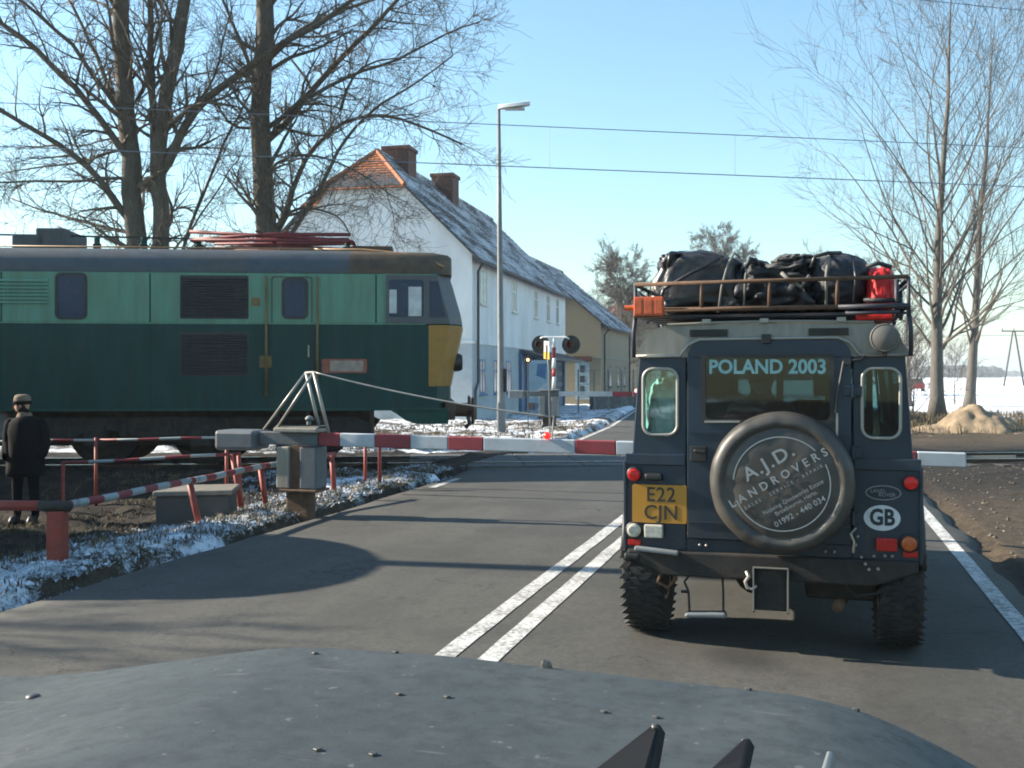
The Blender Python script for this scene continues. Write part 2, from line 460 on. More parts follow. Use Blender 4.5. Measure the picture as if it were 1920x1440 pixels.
for j in range(len(ys) - 1):
    for i in range(m_ - 1):
        a = j * m_ + i; rm.f.append((a, a + 1, a + m_ + 1, a + m_))
road = rm.build('road', asphalt(), smooth=True); tag(road, kind='structure')
uvl = road.data.uv_layers.new(name='UVMap')
for l in road.data.loops: uvl.data[l.index].uv = ruv[l.vertex_index]
def worn_paint():
    m = Mat('worn_road_paint'); n = m.noise(28, 6, .72); n2 = m.noise(3.5, 5, .6)
    k = m.ramp(m.math('ADD', m.math('MULTIPLY', n, .65), m.math('MULTIPLY', n2, .35)), .40, .56)
    m.base(m.mix(k, (.13, .125, .115), (.56, .555, .53))); m.rough(.7); m.bump(n, .3, .004)
    return m.m
K['roadpaint'] = worn_paint()
def road_line(s0, s1, y0, y1, name='lane_line', step=.4):
    b = MB(); n = max(2, int((y1 - y0) / step))
    for i in range(n + 1):
        Y = y0 + (y1 - y0) * i / n
        for k, s in enumerate((s0, s1)):
            q = s + fb(Y, s, 2.2, 3, 3) * .008
            X = road_c(Y) + q / .962; b.v.append((X, Y, road_z(X, Y, q) + .005))
        if i: a = 2 * i - 2; b.f.append((a, a + 1, a + 3, a + 2))
    return b.build(name, K['roadpaint'], road)
road_line(-.12, .01, -6, 16.2); road_line(.15, .28, -6, 16.2)
road_line(3.30, 3.43, -6, 15.8)
road_line(-3.38, -3.26, 15.3, 16.4); road_line(-3.42, -3.30, 23.4, 60)
road_line(.0, .12, 23.5, 60); road_line(3.2, 3.32, 23.4, 60)

# tarmac patch joints across the road
for (y0, dy) in ((13.55, .04), (14.35, .03)):
    b = MB(); n = 26
    for i in range(n + 1):
        s = -3.45 + 6.9 * i / n; w = fb(s, y0, .9, 3, 4) * .06
        for k in (0, 1):
            Y = y0 + w + k * dy * (1 + .5 * fb(s, k, 3, 2, 6)) - .285 * s * .96
            X = road_c(Y) + s / .962; b.v.append((X, Y, road_z(X, Y, s) + .004))
        if i: a = 2 * i - 2; b.f.append((a, a + 1, a + 3, a + 2))
    b.build('tar_joint', K['black'], road)

# ---- railway: ballast, sleepers, rails, crossing panels
K['ballast'] = simple('ballast_stone', (.050, .043, .037), .9, var=.55, scale=22, dirt=(.045, .034, .026), amt=.6, dscale=1.5, bump=1.0, bscale=26)
K['railside'] = simple('rusty_rail', (.075, .045, .030), .8, var=.3)
K['railtop'] = simple('polished_rail', (.55, .55, .56), .25, metal=.9)
K['sleeper'] = simple('weathered_sleeper', (.05, .046, .04), .85, var=.3, bump=.3)
K['panel'] = simple('crossing_panel', (.060, .060, .060), .8, var=.3, dirt=(.12, .105, .085), amt=.5, bump=.3)
ROT = math.atan(TRK)
trk = empty('railway_track', (-1, 19.3, .0), ROT); tag(trk, 'single railway track crossing the road under the green locomotive', 'railway track')
b = MB(); n = 260
for i in range(n + 1):
    x = -70 + 140 * i / n
    for k, (y, z) in enumerate(((-2.1, -.10), (-1.45, .045), (0, .055), (1.45, .045), (2.1, -.10))):
        b.v.append((x, y + fb(x, y, 1.2, 3) * .08, z + fb(x, y, 4, 3) * .03))
    if i:
        for k in range(4): a = 5 * (i - 1) + k; b.f.append((a, a + 1, a + 6, a + 5))
b.build('ballast_bed', K['ballast'], trk, smooth=True)
sl = None
for i in range(-52, 62):
    x = i * .62
    Xw = -1 + x; 
    if abs(across(Xw, 19.3 + TRK * x)) < 3.9: continue
    if sl is None:
        sl = MB().box(-.13, .13, -1.3, 1.3, -.09, .07).build('sleeper', K['sleeper'], trk, bevel=.015, seg=1); sl.location = (x, 0, 0)
    else:
        c = sl.copy(); col.objects.link(c); c.location = (x, 0, 0)
for y in (-.755, .755):
    r = MB()
    for (w, z0, z1) in ((.075, .06, .072), (.011, .072, .112), (.036, .112, .142)): r.box(-70, 70, y - w, y + w, z0, z1)
    ro = r.build('rail', K['railside'], trk)
    MB().box(-70, 70, y - .03, y + .03, .1425, .1445).build('rail_head', K['railtop'], ro)
deck = None
for row, (y0, y1) in enumerate(((-1.42, -.83), (-.67, -.01), (.01, .67), (.83, 1.42))):
    for i in range(8):
        x = -.9 + i * 1.02
        o = MB().box(x, x + 1.0, y0, y1, .0, .140 - .010 * (row in (0, 3))).build('crossing_panel', K['panel'], trk, bevel=.012, seg=1)

# ---- loose stuff: dry grass, frosted grass, gravel
def blades(name, mat, n, pick, hmin, hmax, seed, lean=.6, w=.006):
    rng = random.Random(seed); b = MB(); made = 0
    while made < n:
        X, Y = pick(rng)
        s = across(X, Y)
        if -3.66 < s < 3.75: continue
        z = ground_z(X, Y) - .01
        for _ in range(rng.randint(2, 5)):
            h = rng.uniform(hmin, hmax); a = rng.uniform(0, 6.28); l = h * rng.uniform(.1, lean)
            x = X + rng.gauss(0, .03); y = Y + rng.gauss(0, .03)
            dx, dy = math.cos(a), math.sin(a); px_, py_ = -dy * w, dx * w
            m1 = (x + dx * l * .4, y + dy * l * .4, z + h * .65); tp = (x + dx * l, y + dy * l, z + h * rng.uniform(.8, 1))
            o = len(b.v)
            b.v += [(x - px_, y - py_, z), (x + px_, y + py_, z), (m1[0] + px_*.8, m1[1] + py_*.8, m1[2]), (m1[0] - px_*.8, m1[1] - py_*.8, m1[2]), tp]
            b.f += [(o, o+1, o+2, o+3), (o+3, o+2, o+4)]; made += 1
    return b.build(name, mat)
K['straw'] = simple('dry_grass', (.11, .085, .045), .9, var=.5, scale=9)
K['frost'] = simple('frosted_grass', (.36, .41, .46), .8, var=.45, scale=14)
def verge(lo, hi, y0, y1, clump=.9):
    def f(rng):
        while True:
            Y = y0 + (y1 - y0) * rng.random() ** 1.15; s = -3.62 - lo - (hi - lo) * rng.random() ** 1.2
            X = road_c(Y) + s / .962
            if fb(X, Y, clump, 3, 8) > rng.uniform(-.5, .3): return X, Y
    return f
tag(blades('dry_grass', K['straw'], 26000, verge(.02, 5.5, 4, 17.5), .02, .10, 1, 1.4), 'dry straw coloured grass on the verge left of the road', 'grass', kind='stuff')
tag(blades('frosted_grass', K['frost'], 42000, verge(.0, 3.0, 4, 17.5, 2.2), .012, .05, 2, 2.6, .009), 'snow dusted grass along the left road edge', 'grass', kind='stuff')
def far_l(rng):
    Y = rng.uniform(22.5, 37); s = -3.7 - 7 * rng.random(); return road_c(Y) + s / .962, Y
def far_r(rng):
    Y = rng.uniform(30, 46); s = 3.9 + 14 * rng.random(); return road_c(Y) + s / .962, Y
tag(blades('crossing_grass', K['straw'], 3600, far_l, .03, .13, 3, w=.012), 'dry brown grass tufts between snow patches beyond the crossing', 'grass', kind='stuff')
tag(blades('roadside_weeds', K['straw'], 9000, far_r, .05, .35, 4, w=.012), 'brown winter weeds around the poplar trunks', 'weeds', kind='stuff')
def stones(name, mat, n, pick, smin, smax, seed):
    rng = random.Random(seed); b = MB()
    for _ in range(n):
        X, Y = pick(rng); z = ground_z(X, Y); r = smin + (smax - smin) * rng.random() ** 3
        o = len(b.v); a = rng.uniform(0, 6.28); ca, sa = math.cos(a), math.sin(a)
        for (u, v, w) in ((1,0,0),(0,1,0),(-1,0,0),(0,-1,0),(0,0,.8),(0,0,-.6)):
            u *= r * rng.uniform(.7, 1.5); v *= r * rng.uniform(.6, 1.1); w *= r * rng.uniform(.6, 1)
            b.v.append((X + u*ca - v*sa, Y + u*sa + v*ca, z + w + r * .15))
        b.f += [(o,o+1,o+4),(o+1,o+2,o+4),(o+2,o+3,o+4),(o+3,o,o+4),(o+1,o,o+5),(o+2,o+1,o+5),(o+3,o+2,o+5),(o,o+3,o+5)]
    return b.build(name, mat)
K['stone'] = simple('gravel_stone', (.095, .080, .060), .9, var=.4, scale=30)
K['palestone'] = simple('pale_clod', (.24, .205, .155), .9, var=.4, scale=30)
def rgt(rng):
    Y = rng.uniform(6, 19); s = 3.72 + 8 * rng.random() ** 1.3; return road_c(Y) + s / .962, Y
def lft(rng):
    Y = rng.uniform(11, 17.4); s = -3.6 - 1.1 * rng.random(); return road_c(Y) + s / .962, Y
tag(stones('gravel', K['stone'], 3000, rgt, .006, .036, 5), 'loose gravel and earth clods on the right verge', 'gravel', kind='stuff')
tag(stones('pale_gravel', K['palestone'], 25, rgt, .010, .045, 6), 'scattered pale stones along the right road edge', 'gravel', kind='stuff')
K['snowlump'] = simple('old_snow', (.55, .60, .66), .8, var=.2, scale=20)
def lmp(rng):
    while True:
        Y = 4.5 + 13 * rng.random(); e = .05 + 1.9 * rng.random() ** 1.3; X = road_c(Y) - (3.62 + e) / .962
        if fb(X, Y, 1.6, 3, 4) > rng.uniform(-.3, .35): return X, Y
tag(stones('snow_lumps', K['snowlump'], 1500, lmp, .010, .045, 9), 'crusts of old snow lying on the left bank', 'snow', kind='stuff')
tag(stones('verge_clods', K['palestone'], 420, lft, .015, .07, 7), 'pale frozen clods on the sunlit left bank', 'gravel', kind='stuff')
# ------------------------------------------------------------------ the off-road vehicle in front
LR = empty('off_road_vehicle', (1.5285, 6.217, -.006), -ROAD_T,
           'dark blue off-road vehicle with spare wheel on its rear door and loaded roof rack', 'car')
def wid(z):
    for (z0, w0), (z1, w1) in (((0,.855),(1.17,.855)), ((1.17,.855),(1.215,.815)), ((1.215,.815),(1.82,.772)), ((1.82,.772),(3,.772))):
        if z <= z1: return w0 + (w1 - w0) * (z - z0) / (z1 - z0)
WHEEL_Y = (.42, 3.10)
# body sides with window openings and wheel arches
body = MB()
def arch(cy, r, z):
    return [(cy + r * math.cos(R(a)), z + r * math.sin(R(a))) for a in range(180, -1, -20)]
outer = [(0, .60)] + arch(.47, .44, .56) + [(1.3, .50), (2.75, .50)] + arch(3.10, .47, .56) + [(4.02, .62), (4.02, 1.10), (2.92, 1.19), (2.74, 1.81), (0, 1.81)]
holes = [rrect(.22, 1.02, 1.32, 1.73, .06), rrect(1.22, 1.80, 1.32, 1.73, .05), rrect(1.95, 2.58, 1.32, 1.73, .05)]
for sgn in (-1, 1):
    body.plate(outer, holes, lambda a, b, k, sg=sgn: (sg * (wid(b) - .02 * k), a, b))
# rear quarter panels
def quarter(sg):
    x = lambda v: sg * v
    o = [(x(.855), .60), (x(.482), .60), (x(.482), 1.812), (x(.773), 1.812), (x(.815), 1.215), (x(.855), 1.17)]
    h = [(x(a), b) for a, b in rrect(.545, .735, 1.335, 1.72, .055)]
    body.xz(o, [h], 0, .02)
quarter(-1); quarter(1)
body.box(-.482, .482, .005, .03, .60, .70)
# bonnet, scuttle and front panel
body.hexa([(-.78, 2.95, .95), (.78, 2.95, .95), (-.70, 4.0, .95), (.70, 4.0, .95), (-.70, 2.95, 1.19), (.70, 2.95, 1.19), (-.66, 4.0, 1.12), (.66, 4.0, 1.12)])
body.box(-.80, .80, 3.98, 4.03, .62, 1.08)
body.box(-.83, .83, 2.8, 4.0, .99, 1.02)
body.box(-.83, .83, .03, 2.9, .52, .56)
body.build('body', K['blue'], LR, bevel=.012)
MB().box(-.82, .82, .02, 2.9, .565, .60).build('floor', K['chassis'], LR)
# waist ledge and panel seams
for sg in (-1, 1):
    MB().bar((sg*.858, -.006, 1.172), (sg*.488, -.006, 1.172), .014, .07).build('waist_rail', K['blue'], LR, bevel=.006)
    w = MB(); w.tube([(sg * a, -.012, b) for a, b in rrect(.535, .745, 1.325, 1.73, .06)], .010, 8, closed=True)
    w.build('window_seal', K['trim'], LR, smooth=True)
    MB().xz([(sg * a, b) for a, b in rrect(.543, .737, 1.333, 1.722, .055)], [], .006, .011).build('window_pane', K['paleglass'] if sg < 0 else K['darkglass'], LR)
    s_ = MB()
    for y0, y1 in ((.22, 1.02), (1.22, 1.80), (1.95, 2.58)):
        s_.plate(rrect(y0, y1, 1.32, 1.73, .05), [], lambda a, b, k, q=sg: (q * (wid(b) - .008 - .004 * k), a, b))
    s_.build('side_window', K['paleglass'], LR)
    # body corner capping strip
    MB().bar((sg*.858, -.004, .60), (sg*.858, -.004, 1.16), .02, .02).build('corner_capping', K['blue'], LR, bevel=.005)
    # eyebrow over the rear wheel
    e = MB(); pts = [(sg*.868, .47 + .455*math.cos(R(a)), .56 + .48*math.sin(R(a))) for a in range(180, -1, -15)]
    e.tube(pts, .022, 6); e.build('wheel_arch_trim', K['black'], LR, smooth=True)
# roof
prof = [(-.785, 1.80), (-.785, 1.83), (-.77, 1.86), (-.745, 1.905), (-.705, 1.95), (-.65, 1.982), (-.58, 1.997), (-.3, 2.006), (0, 2.010)]
prof = prof + [(-x, z) for x, z in prof[:-1][::-1]]
rf = MB().loft([[(x * q, y, z) for x, z in prof] for y, q in ((-.004, 1), (1.4, 1), (2.72, 1))])
rf.build('roof', K['roofwhite'], LR, smooth=True, auto=40)
b = MB().tube([(-.60, -.012, 2.0), (-.3, -.014, 2.009), (0, -.014, 2.013), (.3, -.014, 2.009), (.60, -.012, 2.0)], .008, 6)
for x in (-.36, -.02, .42): b.box(x - .025, x + .025, -.03, .02, 2.005, 2.03)
b.build('roof_lip', K['trim'], LR)
b = MB().tube([(-.79, -.014, 1.808), (-.52, -.014, 1.808), (-.505, -.016, 1.83), (-.47, -.016, 1.875), (-.40, -.018, 1.908), (.40, -.018, 1.912), (.47, -.016, 1.88), (.505, -.016, 1.83), (.52, -.014, 1.808), (.79, -.014, 1.808)], .0095, 8)
b.build('gutter_trim', K['trim'], LR, smooth=True)
for x0, x1 in ((-.46, -.235), (.235, .46)):
    v = MB().box(x0, x1, -.016, -.004, 1.925, 1.968)
    for k in range(4): v.box(x0 + .01, x1 - .01, -.022, -.016, 1.930 + k * .010, 1.935 + k * .010)
    v.build('roof_vent', K['black'], LR)
# work lamp at the top right corner
wl = MB().lathe([(.02, .0), (.07, -.005), (.082, -.03), (.082, -.065), (.078, -.07), (.072, -.068), (.045, -.082), (.0, -.086)], (.655, -.03, 1.905), (0, 1, 0), 28)
wl.build('work_lamp', simple('dusty_lamp_cover', (.10, .095, .085), .6, var=.15), LR, smooth=True, auto=45)
MB().box(.64, .67, -.06, 0, 1.80, 1.84).build('lamp_bracket', K['black'], LR)
# rear door
dr = MB()
do = [(-.474, .70), (.474, .70), (.474, 1.80)] + [(.374 + .1*math.cos(R(a)), 1.80 + .1*math.sin(R(a))) for a in range(15, 91, 15)] + [(-.374 + .1*math.cos(R(a)), 1.80 + .1*math.sin(R(a))) for a in range(90, 166, 15)] + [(-.474, 1.80)]
dr.xz(do, [rrect(-.385, .375, 1.405, 1.812, .03)], -.022, -.004)
door = dr.build('rear_door', K['blue'], LR, bevel=.006)
MB().xz(do, [[(x * .985, .70 + (z - .70) * .99 + .006) for x, z in do]], -.0035, .0).build('door_seal', K['black'], door)
wnd = MB().xz(rrect(-.39, .38, 1.40, 1.816, .03), [rrect(-.365, .355, 1.425, 1.795, .03)], -.030, -.0225).build('window_rubber', K['black'], door, bevel=.003)
MB().xz(rrect(-.372, .362, 1.418, 1.80, .03), [], -.016, -.012).build('door_window', K['glass'], door)
text('window_lettering', 'POLAND 2003', .117, (-.005, -.0165, 1.738), K['winprint'], door, bold=.0032, xs=.93)
d2 = MB(); d2.bar((-.47, -.026, 1.345), (.47, -.026, 1.345), .008, .012); d2.bar((-.47, -.026, .80), (.47, -.026, .80), .008, .01)
d2.build('door_seam', K['blue'], door)
MB().bar((.395, -.03, 1.30), (.395, -.03, 1.47), .012, .012).build('trim_strip', K['trim'], door)
MB().bar((-.37, -.034, 1.41), (-.16, -.034, 1.413), .012, .012).build('demister_strip', K['trim'], door)
wp = MB(); wp.tube([(.42, -.045, 1.772), (.53, -.05, 1.782), (.55, -.03, 1.80)], .008, 6); wp.box(.43, .47, -.06, -.02, 1.755, 1.785)
wp.tube([(.43, -.05, 1.772), (.40, -.05, 1.60), (.385, -.046, 1.47)], .006, 5)
wp.build('rear_wiper', K['black'], door)
for z in (.86, 1.24, 1.60):
    h = MB().box(.43, .53, -.036, -.02, z - .03, z + .03); h.tube([(.482, -.04, z - .04), (.482, -.04, z + .04)], .012, 8)
    h.build('hinge', K['blue'], door, bevel=.004)
hd = MB().box(-.455, -.36, -.04, -.02, 1.17, 1.26); hd.tube([(-.43, -.03, 1.235), (-.42, -.075, 1.235), (-.36, -.075, 1.23)], .010, 6)
hd.build('door_handle', K['black'], door, bevel=.004)
# roof clasp over the door
MB().box(-.035, .02, -.045, -.01, 1.88, 1.935).build('door_clasp', K['black'], LR, bevel=.005)

# spare wheel with printed cover
SX, SZ = .0845, 1.067
sp = MB().lathe([(.10, -.02), (.36, -.03), (.392, -.055), (.408, -.10), (.411, -.16), (.404, -.205), (.385, -.232), (.355, -.243), (.335, -.240), (.326, -.232), (.320, -.2275), (.310, -.2285), (.303, -.233), (.20, -.2365), (.0, -.238)], (SX, 0, SZ), (0, 1, 0), 120)
spare = sp.build('spare_wheel', K['cover'], LR, smooth=True)
md = spare.modifiers.new('wrinkle', 'DISPLACE'); tx = bpy.data.textures.new('wrinkle', 'CLOUDS'); tx.noise_scale = .13; md.texture = tx; md.strength = .016; md.mid_level = .5
sb = MB().tube([(SX + .405*math.cos(R(a)), -.06, SZ + .405*math.sin(R(a))) for a in range(0, 360, 6)], .009, 6, closed=True); sb.build('cover_hem', K['black'], spare, smooth=True)
TILT = R(31); YF = -.2475
def on_cover(u, v):   # print coordinates along and across the tilted lettering
    return (SX + u * math.cos(TILT) - v * math.sin(TILT), YF, SZ + u * math.sin(TILT) + v * math.cos(TILT))
CX, CY = -.012, .012
def cov_text(s, size, u, v, bold=0, xs=1, sp_=1): text('cover_lettering', s, size, on_cover(u, v), K['print'], spare, TILT, bold, xs=xs, spacing=sp_)
cov_text('A.J.D.', .108, .0, .138, .0018, 1.08, 1.16)
cov_text('LANDROVERS', .066, .0, .036, .0013, 1.0, 1.72)
cov_text('SALES - SERVICE - REPAIR', .028, .0, -.022, .0, 1.0, 1.6)
cov_text('Nazeing Glassworks Estate', .034, .018, -.098, .0, 1.0, 1.03)
cov_text('Broxbourne, Herts.', .034, .016, -.134, .0)
cov_text('01992 - 440 034', .046, .008, -.186, .0004, 1.0, 1.05)
for a0, a1 in ((46, 176), (202, 386)):
    rg = MB(); n = 40
    for i in range(n + 1):
        a = R(a0 + (a1 - a0) * i / n)
        for r in (.266, .273): rg.v.append((SX + r * math.cos(a), YF + .001, SZ + r * math.sin(a)))
        if i: k = 2 * i - 2; rg.f.append((k, k + 1, k + 3, k + 2))
    rg.build('cover_ring', K['print'], spare)
# lamps
def round_lamp(x, z, r, m, nm):
    bb = MB().lathe([(r * 1.25, 0), (r * 1.25, -.018), (r * 1.1, -.024)], (x, -.001, z), (0, 1, 0), 24).build('lamp_base', K['black'], LR)
    l = MB().lathe([(r, -.018), (r, -.030), (r * .9, -.040), (r * .55, -.046), (0, -.047)], (x, -.001, z), (0, 1, 0), 24)
    for q in (.33, .66): l.lathe([(r * q, -.043), (r * q, -.050), (r * q * .9, -.050), (r * q * .9, -.043)], (x, -.001, z), (0, 1, 0), 24)
    l.build(nm, m, LR, smooth=True, auto=40)
round_lamp(-.80, 1.078, .038, K['redlamp'], 'brake_lamp'); round_lamp(.80, 1.072, .038, K['redlamp'], 'brake_lamp')
round_lamp(-.80, .735, .043, K['clearlamp'], 'indicator_lamp'); round_lamp(.79, .722, .043, K['orangelamp'], 'indicator_lamp')
for x in (-.80, .80): MB().box(x - .04, x + .04, -.014, 0, .640, .676).build('reflector', K['redrefl'], LR, bevel=.004)
MB().box(-.735, -.62, -.05, 0, .695, .775).build('reversing_lamp', K['clearlamp'], LR, bevel=.008)
MB().box(.61, .725, -.05, 0, .675, .750).build('fog_lamp', K['redrefl'], LR, bevel=.008)
pl = MB().box(-.735, -.625, -.05, 0, 1.045, 1.09); pl.build('plate_lamp', K['black'], LR, bevel=.015)
np_ = MB().xz(rrect(-.812, -.478, .785, 1.018, .012), [], -.020, -.004).build('number_plate', K['plate'], LR)
text('plate_lettering', 'E22', .125, (-.635, -.0215, .955), K['platechar'], np_, bold=.0012, xs=.95, spacing=1.05)
text('plate_lettering', 'CJN', .125, (-.635, -.0215, .846), K['platechar'], np_, bold=.0012, xs=.95, spacing=1.05)
st = MB().xz(circ(.645, .862, .101, .074, 40), [], -.006, -.001).build('country_sticker', K['white'], LR)
text('sticker_lettering', 'GB', .13, (.645, -.0075, .862), K['ink'], st, bold=.0045, xs=.82)
em = MB().xz(circ(.652, 1.008, .098, .043, 40), [circ(.652, 1.008, .092, .038, 40)], -.006, -.001).build('oval_emblem', K['print'], LR)
MB().xz(circ(.652, 1.008, .092, .038, 40), [], -.0045, -.001).build('emblem_field', K['ink'], em)
text('emblem_lettering', 'LAND-', .030, (.625, -.0065, 1.018), K['print'], em); text('emblem_lettering', 'ROVER', .030, (.672, -.0065, .996), K['print'], em)
# small fixings on the lower right corner
for x, z in ((.49,.79),(.51,.75),(.50,.70),(.53,.63),(.55,.60),(.60,.64),(.66,.645),(.70,.645),(.57,.57),(.62,.575),(-.40,.66),(-.36,.66),(.33,.655),(.38,.655),(.485,1.02)):
    MB().lathe([(.009, 0), (.009, -.02), (.004, -.024)], (x, -.052 if z < .62 else -.002, z), (0, 1, 0), 8).build('bolt', K['steel'], LR)
MB().tube([(.50, -.02, .80), (.47, -.05, .77), (.49, -.05, .72), (.485, -.04, .66)], .008, 6).build('door_check', K['steel'], LR)
# rear crossmember, bumperettes and towing gear
cm = MB().xz([(-.84, .62), (-.84, .575), (-.60, .47), (.60, .47), (.84, .56), (.84, .62)], [], -.05, .09); cm.build('crossmember', K['chassis'], LR, bevel=.012)
MB().bar((-.79, -.06, .632), (-.52, -.065, .612), .05, .028).build('bumperette', K['greysteel'], LR, bevel=.01)
MB().box(-.86, -.76, -.06, .05, .555, .60).build('bumper_corner', K['black'], LR, bevel=.015)
tw = MB().box(-.075, .115, -.075, -.05, .30, .555); tw.box(-.085, -.072, -.105, -.05, .29, .555); tw.box(.112, .125, -.105, -.05, .29, .555); tw.box(-.085, .125, -.105, -.075, .545, .56)
tow = tw.build('tow_bracket', K['chassis'], LR, bevel=.004)
tf = MB(); tf.bar((-.0785, -.107, .30), (-.0785, -.107, .555), .008, .006); tf.bar((.1185, -.107, .30), (.1185, -.107, .555), .008, .006); tf.bar((-.08, -.107, .557), (.12, -.107, .557), .006, .010, (0, 1, 0))
tf.build('worn_edge', K['steel'], tow)
hk = MB().tube([(-.12, -.09, .53), (-.105, -.10, .50), (-.125, -.10, .47), (-.115, -.10, .435), (-.085, -.10, .425), (-.062, -.10, .45)], .011, 7); hk.build('tow_hook', K['steel'], LR, smooth=True)
for x in (-.35, .35): MB().box(x - .045, x + .045, .05, 4.0, .46, .56).build('chassis_rail', K['chassis'], LR)
ax = MB().tube([(-.75, .42, .44), (-.3, .42, .44), (.75, .42, .44)], .05, 10); ax.lathe([(.02, -.14), (.12, -.1), (.15, 0), (.12, .1), (.02, .15)], (-.08, .42, .44), (0, 1, 0), 16)
ax.build('rear_axle', K['chassis'], LR, smooth=True)
ax = MB().tube([(-.75, 3.10, .44), (.75, 3.10, .44)], .05, 10); ax.build('front_axle', K['chassis'], LR, smooth=True)
MB().hexa([(.22,.15,.34),(.62,.15,.34),(.22,.55,.34),(.62,.55,.34),(.20,.12,.52),(.66,.12,.52),(.20,.6,.52),(.66,.6,.52)]).build('fuel_tank', K['chassis'], LR, bevel=.02)
ex = MB().tube([(.30, 1.3, .40), (.42, .9, .36), (.45, .35, .33), (.40, .05, .32)], .035, 10); ex.build('exhaust_pipe', K['rust'], LR, smooth=True)
sp_ = MB().hexa([(-.50,.02,.205),(-.24,.02,.215),(-.50,.10,.205),(-.24,.10,.215),(-.49,.02,.235),(-.25,.02,.25),(-.49,.10,.235),(-.25,.10,.25)])
stp = sp_.build('hanging_step', K['greysteel'], LR, bevel=.012)
ch = MB(); ch.tube([(-.47, .06, .235), (-.475, .05, .36), (-.50, .05, .42), (-.47, .05, .46)], .008, 6); ch.tube([(-.265, .06, .25), (-.265, .05, .36), (-.27, .05, .47)], .008, 6); ch.tube([(-.52,.05,.36),(-.47,.05,.36)], .01, 5)
ch.build('step_strap', K['black'], stp)
cb = MB().tube([(.40, .02, .50), (.50, .0, .40), (.62, .02, .42), (.68, .03, .52)], .007, 6); cb.build('trailer_cable', K['black'], LR, smooth=True)
MB().box(-.80, .80, 3.98, 4.16, .50, .64).build('front_bumper', K['chassis'], LR, bevel=.01)
MB().hexa([(-.74, 2.86, 1.19), (.74, 2.86, 1.19), (-.74, 2.90, 1.19), (.74, 2.90, 1.19), (-.73, 2.66, 1.24), (.73, 2.66, 1.24), (-.73, 2.70, 1.24), (.73, 2.70, 1.24)]).build('scuttle', K['blue'], LR)
wf = MB().plate([(-.76, 1.19), (.76, 1.19), (.745, 1.82), (-.745, 1.82)], [rrect(-.70, -.03, 1.27, 1.74, .04), rrect(.03, .70, 1.27, 1.74, .04)], lambda a, b, k: (a, 2.88 - (b - 1.19) * .27 + .03 * k, b))
wf.build('windscreen_frame', K['blue'], LR, bevel=.006)
MB().plate(rrect(-.71, .71, 1.26, 1.75, .04), [], lambda a, b, k: (a, 2.89 - (b - 1.19) * .27 + .004 * k, b)).build('windscreen', K['glass'], LR)
MB().tube([(-.62, .30, .56), (-.30, .45, .40), (-.08, .54, .40), (.3, .5, .46)], .022, 8).build('panhard_rod', K['chassis'], LR, smooth=True)
for x in (-.52, .50):
    MB().tube([(x, .54, .44), (x, .52, .62)], .065, 12).build('coil_spring', K['chassis'], LR, smooth=True); MB().tube([(x + .10, .62, .40), (x + .06, .40, .62)], .028, 8).build('damper', K['black'], LR, smooth=True)
MB().tube([(-.62, .0, .50), (-.66, .02, .42), (-.60, .03, .38), (-.55, .02, .44), (-.56, .0, .50)], .014, 7).build('lashing_ring', K['rust'], LR, smooth=True)
# wheels
def wheel(x, y, sg, steer=0):
    R0, W = .408, .255
    t = MB().lathe([(.21, -W*.42), (.26, -W*.48), (.34, -W*.50), (.385, -W*.46), (.402, -W*.36), (.405, 0), (.402, W*.36), (.385, W*.46), (.34, W*.50), (.26, W*.48), (.21, W*.42)], (0,0,0), (1,0,0), 40)
    nb = 40
    for k in range(nb):
        for row in range(4):
            a = 2*math.pi*(k + (.5 if row % 2 else 0)) / nb; u = -W*.365 + row * W*.243
            ca, sa = math.cos(a), math.sin(a); tx_ = Vector((0, -sa, ca)); rd = Vector((0, ca, sa)); xx = Vector((1, 0, 0))
            wv = W*.105 if row in (1, 2) else W*.095; lg = .022
            rr0 = .392; rr1 = .4145 if row in (1, 2) else .409
            vs = [rd*rr + tx_*q*lg + xx*(u + p*wv + .018 * q * (1 if row % 2 else -1)) for rr in (rr0, rr1) for q in (-1, 1) for p in (-1, 1)]
            t.hexa(vs)
    ty = t.build('tyre', K['rubber'], None, smooth=True, auto=30)
    rm_ = MB().lathe([(.06, sg*.07), (.10, sg*.075), (.17, sg*.03), (.205, sg*.05), (.215, sg*.11), (.215, -sg*.11), (.06, -sg*.09)], (0,0,0), (1,0,0), 28).build('rim', K['roofwhite'], None, smooth=True, auto=40)
    w = empty('wheel', (x, y, .4475)); w.parent = LR
    ty.parent = w; rm_.parent = w
    return w
for x in (-.765, .762):
    for y in WHEEL_Y: wheel(x, y, 1 if x > 0 else -1)
# seats inside
for x in (-.42, .38):
    for y in (1.55, 2.15):
        s_ = MB().box(x - .22, x + .22, y - .08, y + .08, .95, 1.50); s_.box(x - .11, x + .11, y - .05, y + .05, 1.54, 1.70); s_.box(x - .02, x + .02, y - .01, y + .01, 1.48, 1.56)
        s_.box(x - .23, x + .23, y, y + .5, .60, .98)
        s_.build('seat', K['seat'], LR, bevel=.03)
MB().box(-.70, .70, 2.45, 2.75, 1.0, 1.25).build('dashboard', K['seat'], LR, bevel=.03)

